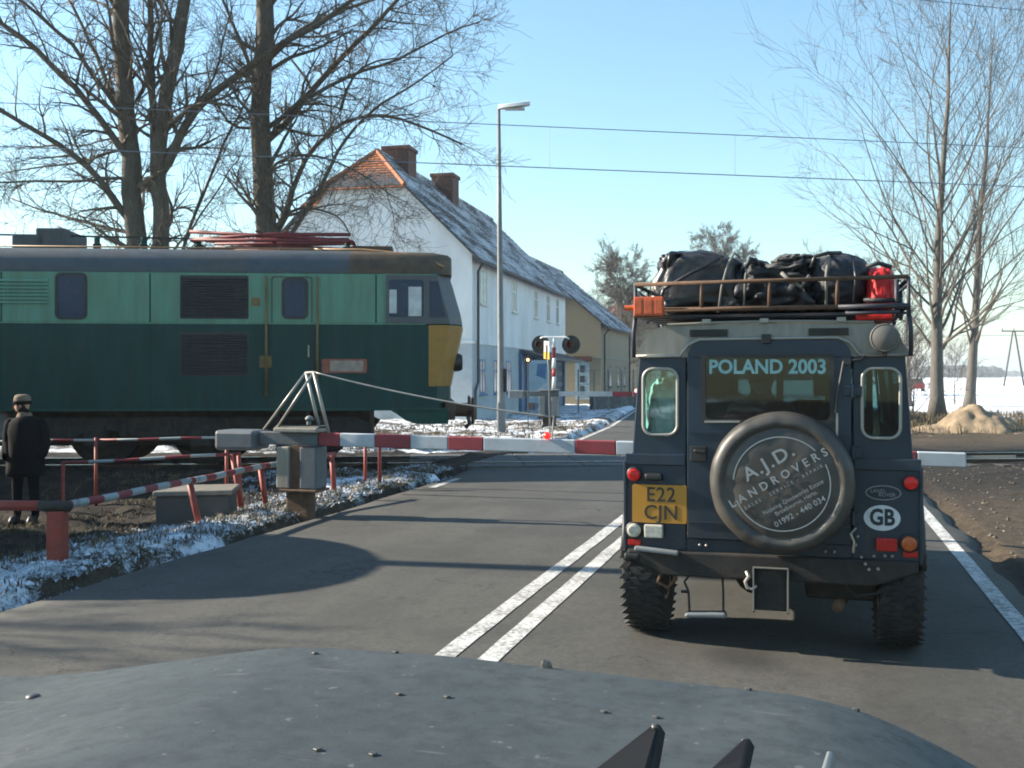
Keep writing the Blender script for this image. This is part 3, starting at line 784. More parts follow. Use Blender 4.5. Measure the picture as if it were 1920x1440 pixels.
# ---- roof rack
rk = empty('roof_rack', (1.5285, 6.217, -.006), -ROAD_T, 'rusty tubular roof rack on top of the dark blue vehicle', 'roof rack')
def rr_(pts, r, m, nm='rail'): return MB().tube(pts, r, 8).build(nm, m, rk, smooth=True)
Z1, Z2, Y0, Y1 = 2.245, 2.088, -.06, 2.5
rr_([(-.785, Y0, Z1), (.785, Y0, Z1 + .01)], .0125, K['rust']); rr_([(-.785, Y0, Z2), (.44, Y0, Z2)], .014, K['rust']); rr_([(.40, Y0, Z2), (.785, Y0, Z2)], .015, K['rackblue'])
rr_([(-.785, Y1, Z1), (.785, Y1, Z1)], .0125, K['rust']); rr_([(-.785, Y1, Z2), (.785, Y1, Z2)], .014, K['rackblue'])
for sg in (-1, 1):
    for z in (Z1, Z2): rr_([(sg*.785, Y0, z), (sg*.785, Y1, z)], .0125, K['rackblue'], 'side_rail')
    for k in range(6):
        y = Y0 + (Y1 - Y0) * k / 5
        rr_([(sg*.785, y, 2.03), (sg*.785, y, Z1)], .011, K['rackblue'], 'upright')
    for y in (Y0 + .02, 1.2, 2.45):
        rr_([(sg*.785, y, Z2), (sg*.80, y, 1.95), (sg*.798, y, 1.80)], .013, K['rackblue'], 'support_leg')
        rr_([(sg*.785, y + .02, Z1 - .04), (sg*.73, y + .04, 2.17), (sg*.735, y + .04, 2.07)], .010, K['rackblue'], 'brace')
rr_([(.725, Y0 + .06, Z1), (.725, Y0 + .06, 2.03)], .013, K['rackblue'], 'upright'); rr_([(.74, Y0, Z2 - .035), (.44, Y0, Z2 - .035)], .012, K['rackblue'])
for x in (-.385, .012, .395): rr_([(x, Y0, Z2), (x, Y0, Z1)], .011, K['rust'], 'upright')
for k in range(12):
    y = Y0 + .1 + (Y1 - Y0 - .2) * k / 11
    MB().box(-.78, .78, y - .025, y + .025, 2.045, 2.06).build('floor_slat', K['rackblue'], rk)

K['greybag'] = simple('grey_sack', (.06, .06, .062), .6, var=.4, scale=12, bump=.5, bscale=30)
# ---- luggage on the rack (each bag is a thing of its own)
def bag(name, label, cat, cx, cy, z0, sx, sy, sz, mat, seed, pw=3.2, taper=.0, crease=.03, lean=0, top=None):
    root = empty(name, (1.5285, 6.217, -.006), -ROAD_T, label, cat, 'luggage strapped on the roof rack')
    b = MB(); nu, nv = 84, 46
    sgp = lambda c, e: math.copysign(abs(c) ** e, c); e = 2 / pw
    for j in range(nv + 1):
        v = -math.pi / 2 + math.pi * j / nv
        for i in range(nu):
            u = 2 * math.pi * i / nu
            x = sgp(math.cos(v), e) * sgp(math.cos(u), e); y = sgp(math.cos(v), e) * sgp(math.sin(u), e); z = sgp(math.sin(v), e)
            k = 1 - taper * (z + 1) / 2
            n1 = noise.fractal(Vector((x*1.5 + seed, y*1.5, z*1.5)), 1, 2, 3); n2 = abs(noise.noise(Vector((x*2.6 + seed*3 + .5*z, y*3.2 + z, z*1.8 - x)))); n3 = abs(noise.noise(Vector((x*6 + seed, y*6 - 2*z, z*5 + 2*x))))
            q = 1 + crease * n1 * 1.4 - crease * 1.7 * (1 - min(1, n2 * 4)) - crease * .5 * (1 - min(1, n3 * 4))
            zz = z * sz / 2 * q
            if top and z > 0: zz *= top(x)
            b.v.append((cx + x * sx / 2 * k * q + lean * z * sz / 2, cy + y * sy / 2 * k * q, z0 + sz / 2 + zz))
    for j in range(nv):
        for i in range(nu):
            i2 = (i + 1) % nu; b.f.append((j*nu + i, j*nu + i2, (j+1)*nu + i2, (j+1)*nu + i))
    b.build('cover' if cat == 'tarpaulin' else 'bag_body', mat, root, smooth=True)
    return root
def strap(root, pts, r=.008, m='strapgrey'): MB().tube(pts, r, 6).build('strap', K[m], root, smooth=True)
B1 = bag('tarpaulin_load', 'tall black tarpaulin covered load, leftmost on the roof rack', 'tarpaulin', -.425, .55, 2.062, .70, 1.1, .425, K['tarp'], 1, 6.0, .22, .05, .03, lambda x: 1.0 if x < -.2 else 1 - .28 * (x + .2) ** 2)
strap(B1, [(-.29, -.008, 2.07), (-.27, -.012, 2.22), (-.235, .01, 2.36), (-.20, .06, 2.435), (-.19, .4, 2.45)], .008); strap(B1, [(-.66, -.004, 2.10), (-.62, .0, 2.22), (-.48, .0, 2.30), (-.28, .01, 2.40)], .012, 'tarp')
strap(B1, [(-.60, .05, 2.36), (-.585, .05, 2.445), (-.56, .12, 2.452), (-.52, .3, 2.45)], .014, 'tarp'); strap(B1, [(-.14, .0, 2.10), (-.13, -.005, 2.28), (-.12, .06, 2.37), (-.12, .2, 2.40)], .007)
B2 = bag('duffel_bag', 'low crumpled black bag in the middle of the roof rack', 'bag', .06, .50, 2.062, .60, 1.0, .345, K['bagfab'], 2, 3.6, .06, .12)
strap(B2, [(-.13, .03, 2.34), (-.10, .03, 2.395), (-.075, .05, 2.385), (-.06, .1, 2.35)], .016, 'bagfab'); strap(B2, [(.08, -.01, 2.30), (.12, -.025, 2.26), (.19, -.02, 2.21), (.24, .0, 2.28)], .012, 'strapgrey')
B5 = bag('stuff_sack', 'small crumpled grey sack lying on the middle black bag', 'bag', .15, .22, 2.335, .30, .34, .10, K['greybag'], 9, 2.4, .1, .16)
B3 = bag('holdall', 'large rounded black holdall beside the red bag', 'bag', .405, .45, 2.062, .45, .9, .385, K['bagfab'], 3, 2.7, .10, .035)
strap(B3, [(.335, -.005, 2.10), (.335, -.006, 2.28), (.35, .06, 2.39), (.36, .2, 2.425)], .010, 'strapgrey'); strap(B3, [(.25, .03, 2.33), (.27, .03, 2.395), (.34, .05, 2.415), (.42, .1, 2.42)], .012, 'tarp'); strap(B3, [(.49, -.002, 2.12), (.50, -.002, 2.26), (.49, .05, 2.37)], .008, 'tarp')
B4 = bag('red_bag', 'bright red bag with black straps at the right end of the roof rack', 'bag', .645, .40, 2.062, .20, .8, .285, K['redbag'], 4, 3.4, .1, .03)
strap(B4, [(.545, .005, 2.13), (.64, -.012, 2.125), (.745, .01, 2.125)], .014, 'bagfab'); strap(B4, [(.56, .02, 2.325), (.63, .03, 2.345), (.70, .04, 2.32)], .014, 'bagfab')
MB().box(.50, .71, .0, .5, 2.012, 2.05).build('red_flap', K['redbag'], B4, bevel=.012)
OB = empty('orange_box', (1.5285, 6.217, -.006), -ROAD_T, 'small orange lamp box hanging at the left corner of the roof rack', 'lamp')
ob = MB().box(-.785, -.605, -.135, -.078, 2.048, 2.165); ob.build('box_body', K['orange'], OB, bevel=.006)
for k in range(3): MB().box(-.78 + .062*k, -.735 + .062*k, -.14, -.1352, 2.06, 2.15).build('rib', K['orange'], OB, bevel=.003)
MB().tube([(-.785, -.105, 2.10), (-.845, -.105, 2.10)], .017, 12).build('end_knob', K['orangelamp'], OB)
MB().bar((-.785, -.10, 2.045), (-.56, -.10, 2.040), .05, .008).build('base_plate', K['rust'], OB)
# pale plastic bag behind the left rear window
pb = bag('plastic_bag', 'pale plastic bag behind the left rear side window', 'bag', -.625, .40, 1.10, .30, .60, .58, K['palebag'], 7, 3.4, .10, .05)
pb['group'] = 'luggage inside the vehicle'
rb = bag('red_pack', 'red pack seen low through the rear door window', 'bag', -.18, .45, 1.25, .26, .25, .22, K['redbag'], 8, 3, .1, .05); rb['group'] = 'luggage inside the vehicle'
for i, (x, y, z, s1, s3, lb) in enumerate(((.0, .5, .62, 1.2, .68, 'heap of dark bags under the rear door window'), (.25, .9, .9, .6, .62, 'dark rucksack behind the right of the rear door window'))):
    q = bag('rucksack', lb, 'bag', x, y, z, s1, .6, s3, K['bagfab'], 11 + i, 2.8, .12, .08); q['group'] = 'luggage inside the vehicle'
# ------------------------------------------------------------------ locomotive
K['lgreen'] = simple('light_green_paint', (.112, .255, .180), .5, spec=.3, var=.14, scale=2, dirt=(.115, .14, .085), amt=.6, dscale=2.2, streak=(3, 3, .5))
K['dgreen'] = simple('dark_green_paint', (.0075, .048, .044), .55, spec=.2, var=.2, scale=2, dirt=(.020, .036, .028), amt=.55, dscale=1.6, streak=(3, 3, .5))
K['roofgrey'] = simple('slate_roof_paint', (.045, .060, .072), .6, var=.2, dirt=(.10, .07, .045), amt=.45, dscale=.9)
K['roofrust'] = simple('brown_rusty_roof', (.075, .050, .030), .75, var=.3, dirt=(.20, .12, .06), amt=.4, dscale=1.6)
K['ochre'] = simple('ochre_front_paint', (.34, .165, .020), .5, var=.12, dirt=(.20, .12, .04), amt=.5, dscale=2)
K['cabgrey'] = simple('cab_grey_paint', (.075, .08, .088), .5, var=.15, dirt=(.08, .07, .06), amt=.4)
K['pantored'] = simple('pantograph_red', (.16, .020, .022), .6, var=.3)
K['ochrerail'] = simple('ochre_handrail', (.16, .105, .035), .6, var=.3)
K['copper'] = simple('copper_pipe', (.34, .19, .09), .5, var=.2)
K['signred'] = simple('cast_plate_red', (.26, .075, .045), .6, var=.25, scale=20)
K['skirt'] = simple('mid_green_skirt', (.014, .066, .052), .55, var=.2, spec=.2, dirt=(.03, .045, .03), amt=.5, dscale=1.4)
LO = empty('electric_locomotive', (-.867, 17.8, 0), ROT, 'two-tone green electric locomotive with ochre nose entering the crossing', 'locomotive')
LEN, WD = 19.2, 3.0
def nose(z):      # how far the cab front stands forward at height z
    pts = ((.86, -.20), (1.5, -.20), (2.55, .02), (2.70, .0), (3.40, -.20), (3.6, -.24))
    for (z0, x0), (z1, x1) in zip(pts, pts[1:]):
        if z <= z1: return x0 + (x1 - x0) * max(0, (z - z0) / (z1 - z0))
    return pts[-1][1]
def shell(z0, z1, mat, name, xa=None, xb=None, inset=0.0):
    """ring of the body between two heights, pointed slightly in plan at both cabs"""
    zs = [z for z in (.86, 1.5, 2.55, 2.70, 3.40, 3.6) if z0 < z < z1]; zs = [z0] + zs + [z1]
    rings = []
    for z in zs:
        n = nose(z); i = inset
        rings.append([(n - .22, i, z), (n, .42, z), (n + .05, 1.5, z), (n, 2.58, z), (n - .22, WD - i, z), (-LEN - n + .22, WD - i, z), (-LEN - n, 2.58, z), (-LEN - n - .05, 1.5, z), (-LEN - n, .42, z), (-LEN - n + .22, i, z)])
    return MB().loft(rings).build(name, mat, LO, bevel=.02)
shell(1.10, 2.566, K['dgreen'], 'lower_body')
shell(2.568, 3.42, K['lgreen'], 'upper_body')
# underframe skirt, deeper valance at the ends
sk = MB()
for y in (.02, WD - .06):
    pts = [(-.22, 1.10), (-.22, .86), (-.75, .86), (-.95, .92), (-1.10, 1.03), (-1.20, 1.09)]
    sk.xz(pts + [(-LEN + 1.2, 1.09), (-LEN + 1.1, 1.03), (-LEN + .95, .92), (-LEN + .75, .86), (-LEN + .22, .86), (-LEN + .22, 1.10)], [], y, y + .04)
sk.box(-.26, -.22, .05, WD - .05, .86, 1.10); sk.build('skirt', K['skirt'], LO)
# roof: curved section, brow over the cab
def roof_ring(x, top, side=3.42, wf=1.0):
    c = WD / 2; h = top - side
    return [(x, c + wf * yy * (WD / 2), side + h * zz) for yy, zz in ((-1.0, 0), (-1.0, .12), (-.965, .45), (-.90, .70), (-.80, .86), (-.6, .95), (-.3, .99), (0, 1.0), (.3, .99), (.6, .95), (.8, .86), (.9, .70), (.965, .45), (1.0, .12), (1.0, 0))]
MB().loft([roof_ring(-1.9, 3.90), roof_ring(-LEN + 1.9, 3.90)]).build('roof', K['roofgrey'], LO, smooth=True, auto=50)
MB().loft([roof_ring(-.16, 3.80, 3.42, .80), roof_ring(-.22, 3.84, 3.42, .90), roof_ring(-.5, 3.88, 3.42, .985), roof_ring(-1.9, 3.90)]).build('cab_roof', K['roofrust'], LO, smooth=True, auto=50)
MB().loft([roof_ring(-LEN + 1.9, 3.90), roof_ring(-LEN + .5, 3.88, 3.42, .985), roof_ring(-LEN + .2, 3.80, 3.42, .82)]).build('cab_roof', K['roofrust'], LO, smooth=True, auto=50)
MB().tube([(-LEN + .3, .05, 3.43), (-.35, .05, 3.43)], .022, 6).build('gutter', K['roofgrey'], LO)
MB().tube([(-2.6, .62, 3.90), (-1.7, .50, 3.885), (-1.0, .30, 3.80), (-.5, .14, 3.66), (-.3, .10, 3.55)], .022, 7).build('roof_pipe', K['copper'], LO, smooth=True)
MB().tube([(-8.5, .45, 3.885), (-2.6, .55, 3.90)], .016, 6).build('roof_pipe', K['copper'], LO, smooth=True)
MB().box(-1.95, -1.2, 1.0, 1.9, 3.88, 4.02).build('horn_box', K['roofrust'], LO, bevel=.03)
# cab windows, grey window band, ochre nose
gb = MB()
gb.xz([(-1.28, 2.57), (-.20, 2.57), (-.235, 2.70), (-.42, 3.40), (-1.28, 3.40)], [rrect(-1.235, -.64, 2.68, 3.32, .05), [(-.545, 2.68), (-.27, 2.68), (-.40, 3.30), (-.545, 3.30)]], -.02, .004)
gb.build('cab_band', K['cabgrey'], LO)
MB().xz(rrect(-1.235, -.64, 2.68, 3.32, .05), [], -.0105, .0).build('cab_window', K['trainglass'], LO)
MB().xz([(-.545, 2.68), (-.27, 2.68), (-.40, 3.30), (-.545, 3.30)], [], -.0105, .0).build('quarter_light', K['trainglass'], LO)
K['blind'] = simple('pale_cab_blind', (.50, .52, .50), .7, var=.2)
MB().box(-.90, -.68, -.0125, -.0107, 2.70, 3.20).build('cab_blind', K['blind'], LO); MB().box(-1.225, -1.10, -.0125, -.0107, 2.75, 3.15).build('cab_blind', K['blind'], LO)
fw = MB()
for y0, y1 in ((.40, 1.44), (1.56, 2.60)):
    zz = lambda z, y: nose(z) + (.05 * (1 - abs(y - 1.5) / 1.08)) + .012
    fw.add([(zz(2.74, y0), y0 + .08, 2.74), (zz(2.74, y1), y1 - .08, 2.74), (zz(3.32, y1), y1 - .08, 3.32), (zz(3.32, y0), y0 + .08, 3.32)], [(0, 1, 2, 3)])
fw.build('windscreen', K['trainglass'], LO)
cf = MB()
cf.loft([[(-1.28, -.008, z), (nose(z) - .222, -.008, z), (nose(z) + .008, .415, z), (nose(z) + .056, 1.5, z), (nose(z) + .008, 2.585, z), (nose(z) - .222, WD + .008, z), (-1.28, WD + .008, z), (-1.28, WD - .1, z), (-1.28, .1, z)] for z in (2.57, 2.70, 3.40)]); cf.build('cab_front', K['cabgrey'], LO)
on = MB()
rings = []
for z in (1.50, 2.0, 2.55):
    n = nose(z); rings.append([(-.56, -.012, z), (n - .225, -.012, z), (n + .012, .41, z), (n + .062, 1.5, z), (n + .012, 2.59, z), (n - .225, WD + .012, z), (-.56, WD + .012, z), (-.56, WD - .1, z), (-.56, .1, z)])
on.loft(rings); on.build('nose_band', K['ochre'], LO, bevel=.01)
for y in (.55, 2.45): MB().lathe([(.14, 0), (.16, .10), (.13, .16), (.0, .17)], (nose(1.95) - .02, y, 1.92), (1, 0, 0), 20).build('headlamp', K['black'], LO, smooth=True, auto=40)
bb = MB().box(-.28, -.10, .1, WD - .1, .92, 1.24); bb.build('buffer_beam', K['roofrust'], LO, bevel=.02)
for y in (.62, 2.38):
    bf = MB().tube([(-.12, y, 1.06), (.20, y, 1.06)], .10, 16); bf.lathe([(.23, .20), (.25, .225), (.20, .255), (0, .26)], (0, y, 1.06), (1, 0, 0), 24); bf.build('buffer', K['rust'], LO, smooth=True, auto=40)
MB().tube([(-.1, 1.5, 1.0), (.15, 1.5, 1.0), (.2, 1.5, .8), (.12, 1.5, .72)], .04, 8).build('coupling_hook', K['black'], LO)
# side details
def wnd(x0, x1, z0, z1, r=.06):
    MB().xz(rrect(x0 - .04, x1 + .04, z0 - .04, z1 + .04, r + .03), [rrect(x0, x1, z0, z1, r)], -.012, .004).build('window_frame', K['black'], LO)
    MB().xz(rrect(x0, x1, z0, z1, r), [], -.003, .003).build('window', K['trainglass'], LO)
wnd(-2.99, -2.63, 2.68, 3.30, .07); wnd(-6.70, -6.26, 2.66, 3.36, .07); wnd(-12.9, -12.5, 2.66, 3.36, .07); wnd(-16.6, -16.2, 2.68, 3.30, .07)
for x0, x1 in ((-4.71, -3.58), (-15.6, -14.5)):
    for z0, z1 in ((2.64, 3.37), (1.68, 2.42)):
        g = MB().xz(rrect(x0, x1, z0, z1, .02), [], -.006, .002).build('grille', K['black'], LO)
        n = 16
        for k in range(n):
            z = z0 + .03 + (z1 - z0 - .06) * k / n
            MB().hexa([(x0+.03,-.004,z),(x1-.03,-.004,z),(x0+.03,-.002,z+.02),(x1-.03,-.002,z+.02),(x0+.03,-.026,z+.012),(x1-.03,-.026,z+.012),(x0+.03,-.012,z+.032),(x1-.03,-.012,z+.032)]).build('slat', K['black'], g)
lv = empty('louvre_bank'); lv.parent = LO
for k in range(7):
    MB().hexa([(-8.9,-.002,2.90+.06*k),(-6.85,-.002,2.90+.06*k),(-8.9,.0,2.90+.06*k),(-6.85,.0,2.90+.06*k),(-8.9,-.03,2.885+.06*k),(-6.85,-.03,2.885+.06*k),(-8.9,-.0,2.935+.06*k),(-6.85,-.0,2.935+.06*k)]).build('louvre', K['lgreen'], lv)
for x in (-2.43, -3.28, -16.0, -16.9):
    MB().tube([(x, -.055, 1.35), (x, -.055, 3.36)], .021, 8).build('handrail', K['ochrerail'], LO, smooth=True)
for x in (-2.86, -16.4):
    dd = MB().xz(rrect(x - .34, x + .34, 1.16, 3.36, .04), [rrect(x - .325, x + .325, 1.175, 3.345, .04)], -.006, .003).build('door', K['black'], LO)
    MB().tube([(x + .28, -.03, 2.0), (x + .28, -.03, 2.2)], .012, 6).build('handle', K['steel'], dd)
npl = MB().xz(rrect(-2.36, -1.60, 1.73, 1.97, .03), [], -.02, .0).build('number_board', K['signred'], LO)
MB().xz(rrect(-2.22, -1.66, 1.76, 1.94, .02), [], -.026, -.021).build('board_face', simple('faded_board', (.30, .24, .19), .7, var=.3, scale=9), npl)
for x, z, s in ((-3.46, 2.93, .07), (-3.30, 1.92, .10)): MB().xz(rrect(x - s, x + s, z - s, z + s, .02), [], -.01, .0).build('warning_mark', K['ochrerail'], LO)
for x in (-1.45, -5.2, -7.6, -9.6, -11.6, -13.6, -17.9):
    MB().box(x - .012, x + .012, -.007, .002, 1.14, 3.40).build('panel_joint', K['dgreen'], LO)
MB().box(-LEN + .7, -.60, -.010, .002, 2.553, 2.578).build('waist_band', K['lgreen'], LO)
MB().box(-LEN + .4, -.24, -.014, .006, 1.095, 1.13).build('sill_strip', K['skirt'], LO)
# bogies
for cx in (-4.4, -14.8):
    bg_ = empty('bogie', (cx, 1.5, 0)); bg_.parent = LO
    f = MB()
    for y in (-1.22, 1.22):
        f.xz([(-2.9, .82), (-2.6, .98), (2.6, .98), (2.9, .82), (2.75, .62), (2.1, .62), (1.9, .76), (1.3, .76), (.9, .58), (-.9, .58), (-1.3, .76), (-1.9, .76), (-2.1, .62), (-2.75, .62)], [], y - .06, y + .06)
        for k in (-1.75, 0, 1.75):
            f.box(k - .17, k + .17, y - .14, y + .14, .50, .84); f.tube([(k - .45, y, .66), (k - .45, y, .95)], .09, 10); f.tube([(k + .45, y, .66), (k + .45, y, .95)], .09, 10)
    f.box(-2.5, 2.5, -1.0, 1.0, .66, .90); f.build('bogie_frame', K['chassis'], bg_)
    for k in (-1.75, 0, 1.75):
        for y in (-.76, .76):
            sg = 1 if y > 0 else -1
            MB().lathe([(.10, -.08*sg), (.50, -.05*sg), (.54, -.07*sg), (.655, -.065*sg), (.625, -.03*sg), (.615, .07*sg), (.54, .07*sg), (.50, .03*sg), (.10, .08*sg)], (k, y, .765), (0, 1, 0), 32).build('wheel', K['chassis'], bg_, smooth=True, auto=35)
        MB().tube([(k, -.8, .765), (k, .8, .765)], .09, 10).build('axle', K['chassis'], bg_)
MB().box(-17.5, -1.6, .62, WD - .62, .48, 1.10).build('underframe', K['chassis'], LO)
ub = MB().box(-10.8, -8.4, .25, WD - .25, .45, 1.10); ub.build('battery_box', K['chassis'], LO, bevel=.03)
MB().box(-8.2, -7.6, .2, 1.0, .62, 1.1).build('air_tank', K['greysteel'], LO, bevel=.05)
st_ = MB()
for k in range(3): st_.box(-3.1, -2.6, -.06, .12, .45 + .25*k, .48 + .25*k)
st_.box(-3.12, -3.09, -.06, .10, .42, 1.1); st_.box(-2.61, -2.58, -.06, .10, .42, 1.1); st_.build('cab_steps', K['chassis'], LO)
# pantographs, folded
def panto(x0):
    p = empty('pantograph', (x0, 1.5, 3.9)); p.parent = LO
    def t(pts, r, nm='arm', m='pantored'): MB().tube(pts, r, 6).build(nm, K[m], p, smooth=True)
    for y in (-.75, .75):
        t([(-1.4, y, .16), (1.4, y, .16)], .03, 'base_frame')
        t([(-1.35, y * .9, .18), (0, y, .27), (1.35, y * .8, .30)], .036); t([(1.35, y * .9, .18), (0, y, .24), (-1.45, y * .8, .32)], .036); t([(-1.2, y * .4, .22), (1.3, y * .4, .26)], .03)
    for x in (-1.4, 0, 1.4): t([(x, -.75, .16), (x, .75, .16)], .03, 'base_frame')
    for x in (-.25, .25): t([(x, -.9, .30), (x, -.6, .35), (x, .6, .35), (x, .9, .30)], .022, 'collector', 'rust')
    for x in (-1.3, 1.3):
        for y in (-.6, .6): MB().lathe([(.05, -.02), (.09, .02), (.05, .04), (.09, .07), (.05, .09), (.05, .15)], (x, y, 0), (0, 0, 1), 12).build('insulator', K['dgreen'], p)
panto(-3.3); panto(-15.9)
for x0, x1, h in ((-7.75, -7.2, .25), (-7.35, -6.85, .36), (-9.6, -8.7, .22)): MB().box(x0, x1, .8, 2.0, 3.89, 3.89 + h).build('roof_equipment', K['roofgrey'], LO, bevel=.03)
MB().tube([(-14.4, 1.1, 4.16), (-7.5, 1.1, 4.16), (-4.6, 1.1, 4.12)], .018, 6).build('roof_busbar', K['black'], LO)
for x in (-6.4, -5.6, -11.5, -12.4): MB().lathe([(.05, 0), (.08, .04), (.05, .07), (.08, .11), (.05, .14), (.05, .25)], (x, 1.1, 3.89), (0, 0, 1), 10).build('insulator', K['dgreen'], LO)

# overhead line
OH = empty('overhead_line', (0, 0, 0), 0, 'overhead contact wire with droppers strung above the railway', 'overhead wire')
K['wire'] = simple('contact_wire', (.16, .19, .24), .5, metal=.3)
def wire_pts(p, q, sag=0, n=24):
    p = Vector(p); q = Vector(q)
    return [p.lerp(q, i / n) - Vector((0, 0, sag * 4 * (i / n) * (1 - i / n))) for i in range(n + 1)]
cA, cB = at(780, 305, 19.5), at(1920, 350, 20.6)
mA, mB = at(780, 227, 19.5), at(1920, 277, 20.6)
ext = lambda a, b, k: a + (b - a) * k
MB().tube(wire_pts(ext(cA, cB, -4), ext(cA, cB, 4)), .0095, 5).build('contact_wire', K['wire'], OH)
MB().tube(wire_pts(ext(mA, mB, -4), ext(mA, mB, 4)), .0085, 5).build('messenger_wire', K['wire'], OH)
for k in (-2.0, -1.7, -1.4, -1.1, -.8, -.09, .21, .511, .811, 1.11, 1.4): MB().tube([ext(cA, cB, k), ext(mA, mB, k)], .0045, 4).build('dropper', K['wire'], OH)
pw = MB().tube(wire_pts(at(1440, -30, 30), at(2500, 80, 30), .0), .012, 5); pw = pw.build('power_line', K['wire']); tag(pw, 'single overhead power line crossing the top right corner of the sky', 'power line')

# ------------------------------------------------------------------ near barrier
K['armwhite'] = simple('barrier_white', (.42, .46, .49), .55, var=.08, dirt=(.30, .28, .26), amt=.45, dscale=5)
K['armred'] = simple('barrier_red', (.26, .030, .040), .55, var=.2, scale=5, dirt=(.16, .05, .05), amt=.4)
K['gateblue'] = simple('blue_grey_paint', (.085, .105, .12), .6, var=.2, dirt=(.10, .085, .06), amt=.5, dscale=4)
K['cream'] = simple('cream_cabinet', (.27, .25, .21), .6, var=.12, dirt=(.18, .13, .08), amt=.5, dscale=4, streak=(3, 3, .6))
BX0, BD0 = -2.52, 12.3
def arm_s(px, X0=BX0, d0=BD0):
    t = (px - 960) / FOC; return (t * d0 - X0) / (RE.x - RE.y * t)
BR = empty('crossing_barrier', (BX0, BD0, 0), -ROAD_T, 'near red and white crossing barrier lowered across the road with steel A-frame stays', 'barrier')
def arm_z(s): return .942 - .0103 * s - (.02 if s > 6.8 else 0)
marks = [(600, 'r'), (640, 'w'), (705, 'r'), (772, 'w'), (842, 'r'), (908, 'w'), (1080, 'r'), (1156, 'w'), (1225, 'r'), (1295, 'w'), (1370, 'r'), (1450, 'w'), (1535, 'r'), (1625, 'r'), (1719, 'w'), (1811, None)]
def band(s0, s1, m, h0=.078, nm='arm_band'):
    z0, z1 = arm_z(s0), arm_z(s1); a = h0 - .0008 * s0; w = .045
    MB().hexa([(s0, -w, z0 - a), (s1, -w, z1 - a), (s0, w, z0 - a), (s1, w, z1 - a), (s0, -w, z0 + a), (s1, -w, z1 + a), (s0, w, z0 + a), (s1, w, z1 + a)]).build(nm, m, BR, bevel=.012)
for (p0, c), (p1, _) in zip(marks, marks[1:]): band(arm_s(p0), arm_s(p1) - .001, K['armred'] if c == 'r' else K['armwhite'])
sE = arm_s(1811)
MB().bar((sE, 0, arm_z(sE) + .03), (sE + .45, 0, arm_z(sE) + .045), .02, .025).build('arm_tip', K['trim'], BR)
s0, s1 = arm_s(455), arm_s(600)
MB().box(s0, s1 - .002, -.07, .07, .865, 1.02).build('arm_root', K['gateblue'], BR, bevel=.012)
MB().box(arm_s(418), arm_s(492), -.20, .20, .80, 1.035).build('counterweight', K['gateblue'], BR, bevel=.04)
s0, s1 = arm_s(529), arm_s(603)
MB().box(s0, s0 + .165, -.15, .15, .36, .85).build('cabinet_side', K['cream'], BR, bevel=.015); MB().box(s1 - .21, s1, -.15, .15, .36, .85).build('cabinet_side', K['gateblue'], BR, bevel=.015)
MB().box(s0 + .17, s1 - .21, -.10, .16, .36, .85).build('cabinet_core', K['rust'], BR)
MB().box(s0 - .02, s1 + .02, -.19, .19, .325, .355).build('base_plate', K['rust'], BR, bevel=.01)
MB().box(s0 + .10, s1 - .12, -.10, .10, -.2, .324).build('pedestal', K['rust'], BR, bevel=.02)
cap = MB().lathe([(.22, 0), (.24, .02), (.22, .06), (.12, .09), (0, .10)], (0, 0, 0), (0, 0, 1), 20)
hd = MB().loft([[(s0 - .02 + k[0] * (s1 - s0 + .04), y, z) for k in ((0, 0), (1, 0))] for y, z in ((-.18, 1.02), (-.17, 1.07), (-.10, 1.10), (.10, 1.10), (.17, 1.07), (.18, 1.02))], cap=False)
hd.box(s0 - .02, s1 + .02, -.18, .18, 1.022, 1.07); hd.build('cabinet_lid', K['cream'], BR, bevel=.01)
MB().tube([(arm_s(572), .1, 1.08), (arm_s(572), .1, 1.15)], .028, 10).build('lamp_stem', K['greysteel'], BR); MB().lathe([(.045, 0), (.055, .02), (.035, .05), (0, .06)], (arm_s(573), .1, 1.15), (0, 0, 1), 16).build('bell', K['greysteel'], BR, smooth=True)
for (pl_, pa, pr, y) in ((485, 565, 592, .12), (525, 597, 625, -.12)):
    A = Vector((arm_s(pa), y, 1.725)); 
    MB().tube([(arm_s(pl_), y, 1.03), A], .016, 8).build('stay_leg', K['trim'], BR, smooth=True); MB().tube([A, (arm_s(pr), y, 1.02)], .020, 8).build('stay_leg', K['trim'], BR, smooth=True)
MB().tube([(arm_s(565), .12, 1.72), (arm_s(597), -.12, 1.725)], .013, 6).build('stay_bar', K['trim'], BR)
sc_ = arm_s(1035); zc = arm_z(sc_)
MB().tube(wire_pts((arm_s(597), -.12, 1.725), (sc_, 0, zc + .32), .05), .011, 6).build('stay_cable', K['trim'], BR, smooth=True)
MB().tube([(sc_, 0, zc + .07), (sc_ + .02, 0, zc + .33)], .010, 6).build('cable_post', K['steel'], BR)
MB().lathe([(.0, .042), (.03, .03), (.042, 0), (.03, -.03), (.0, -.042)], (arm_s(1028), -.06, arm_z(sc_) + .115), (0, 1, 0), 20).build('arm_lamp', simple('red_arm_lamp', (.75, .03, .02), .3, emit=.4), BR, smooth=True)

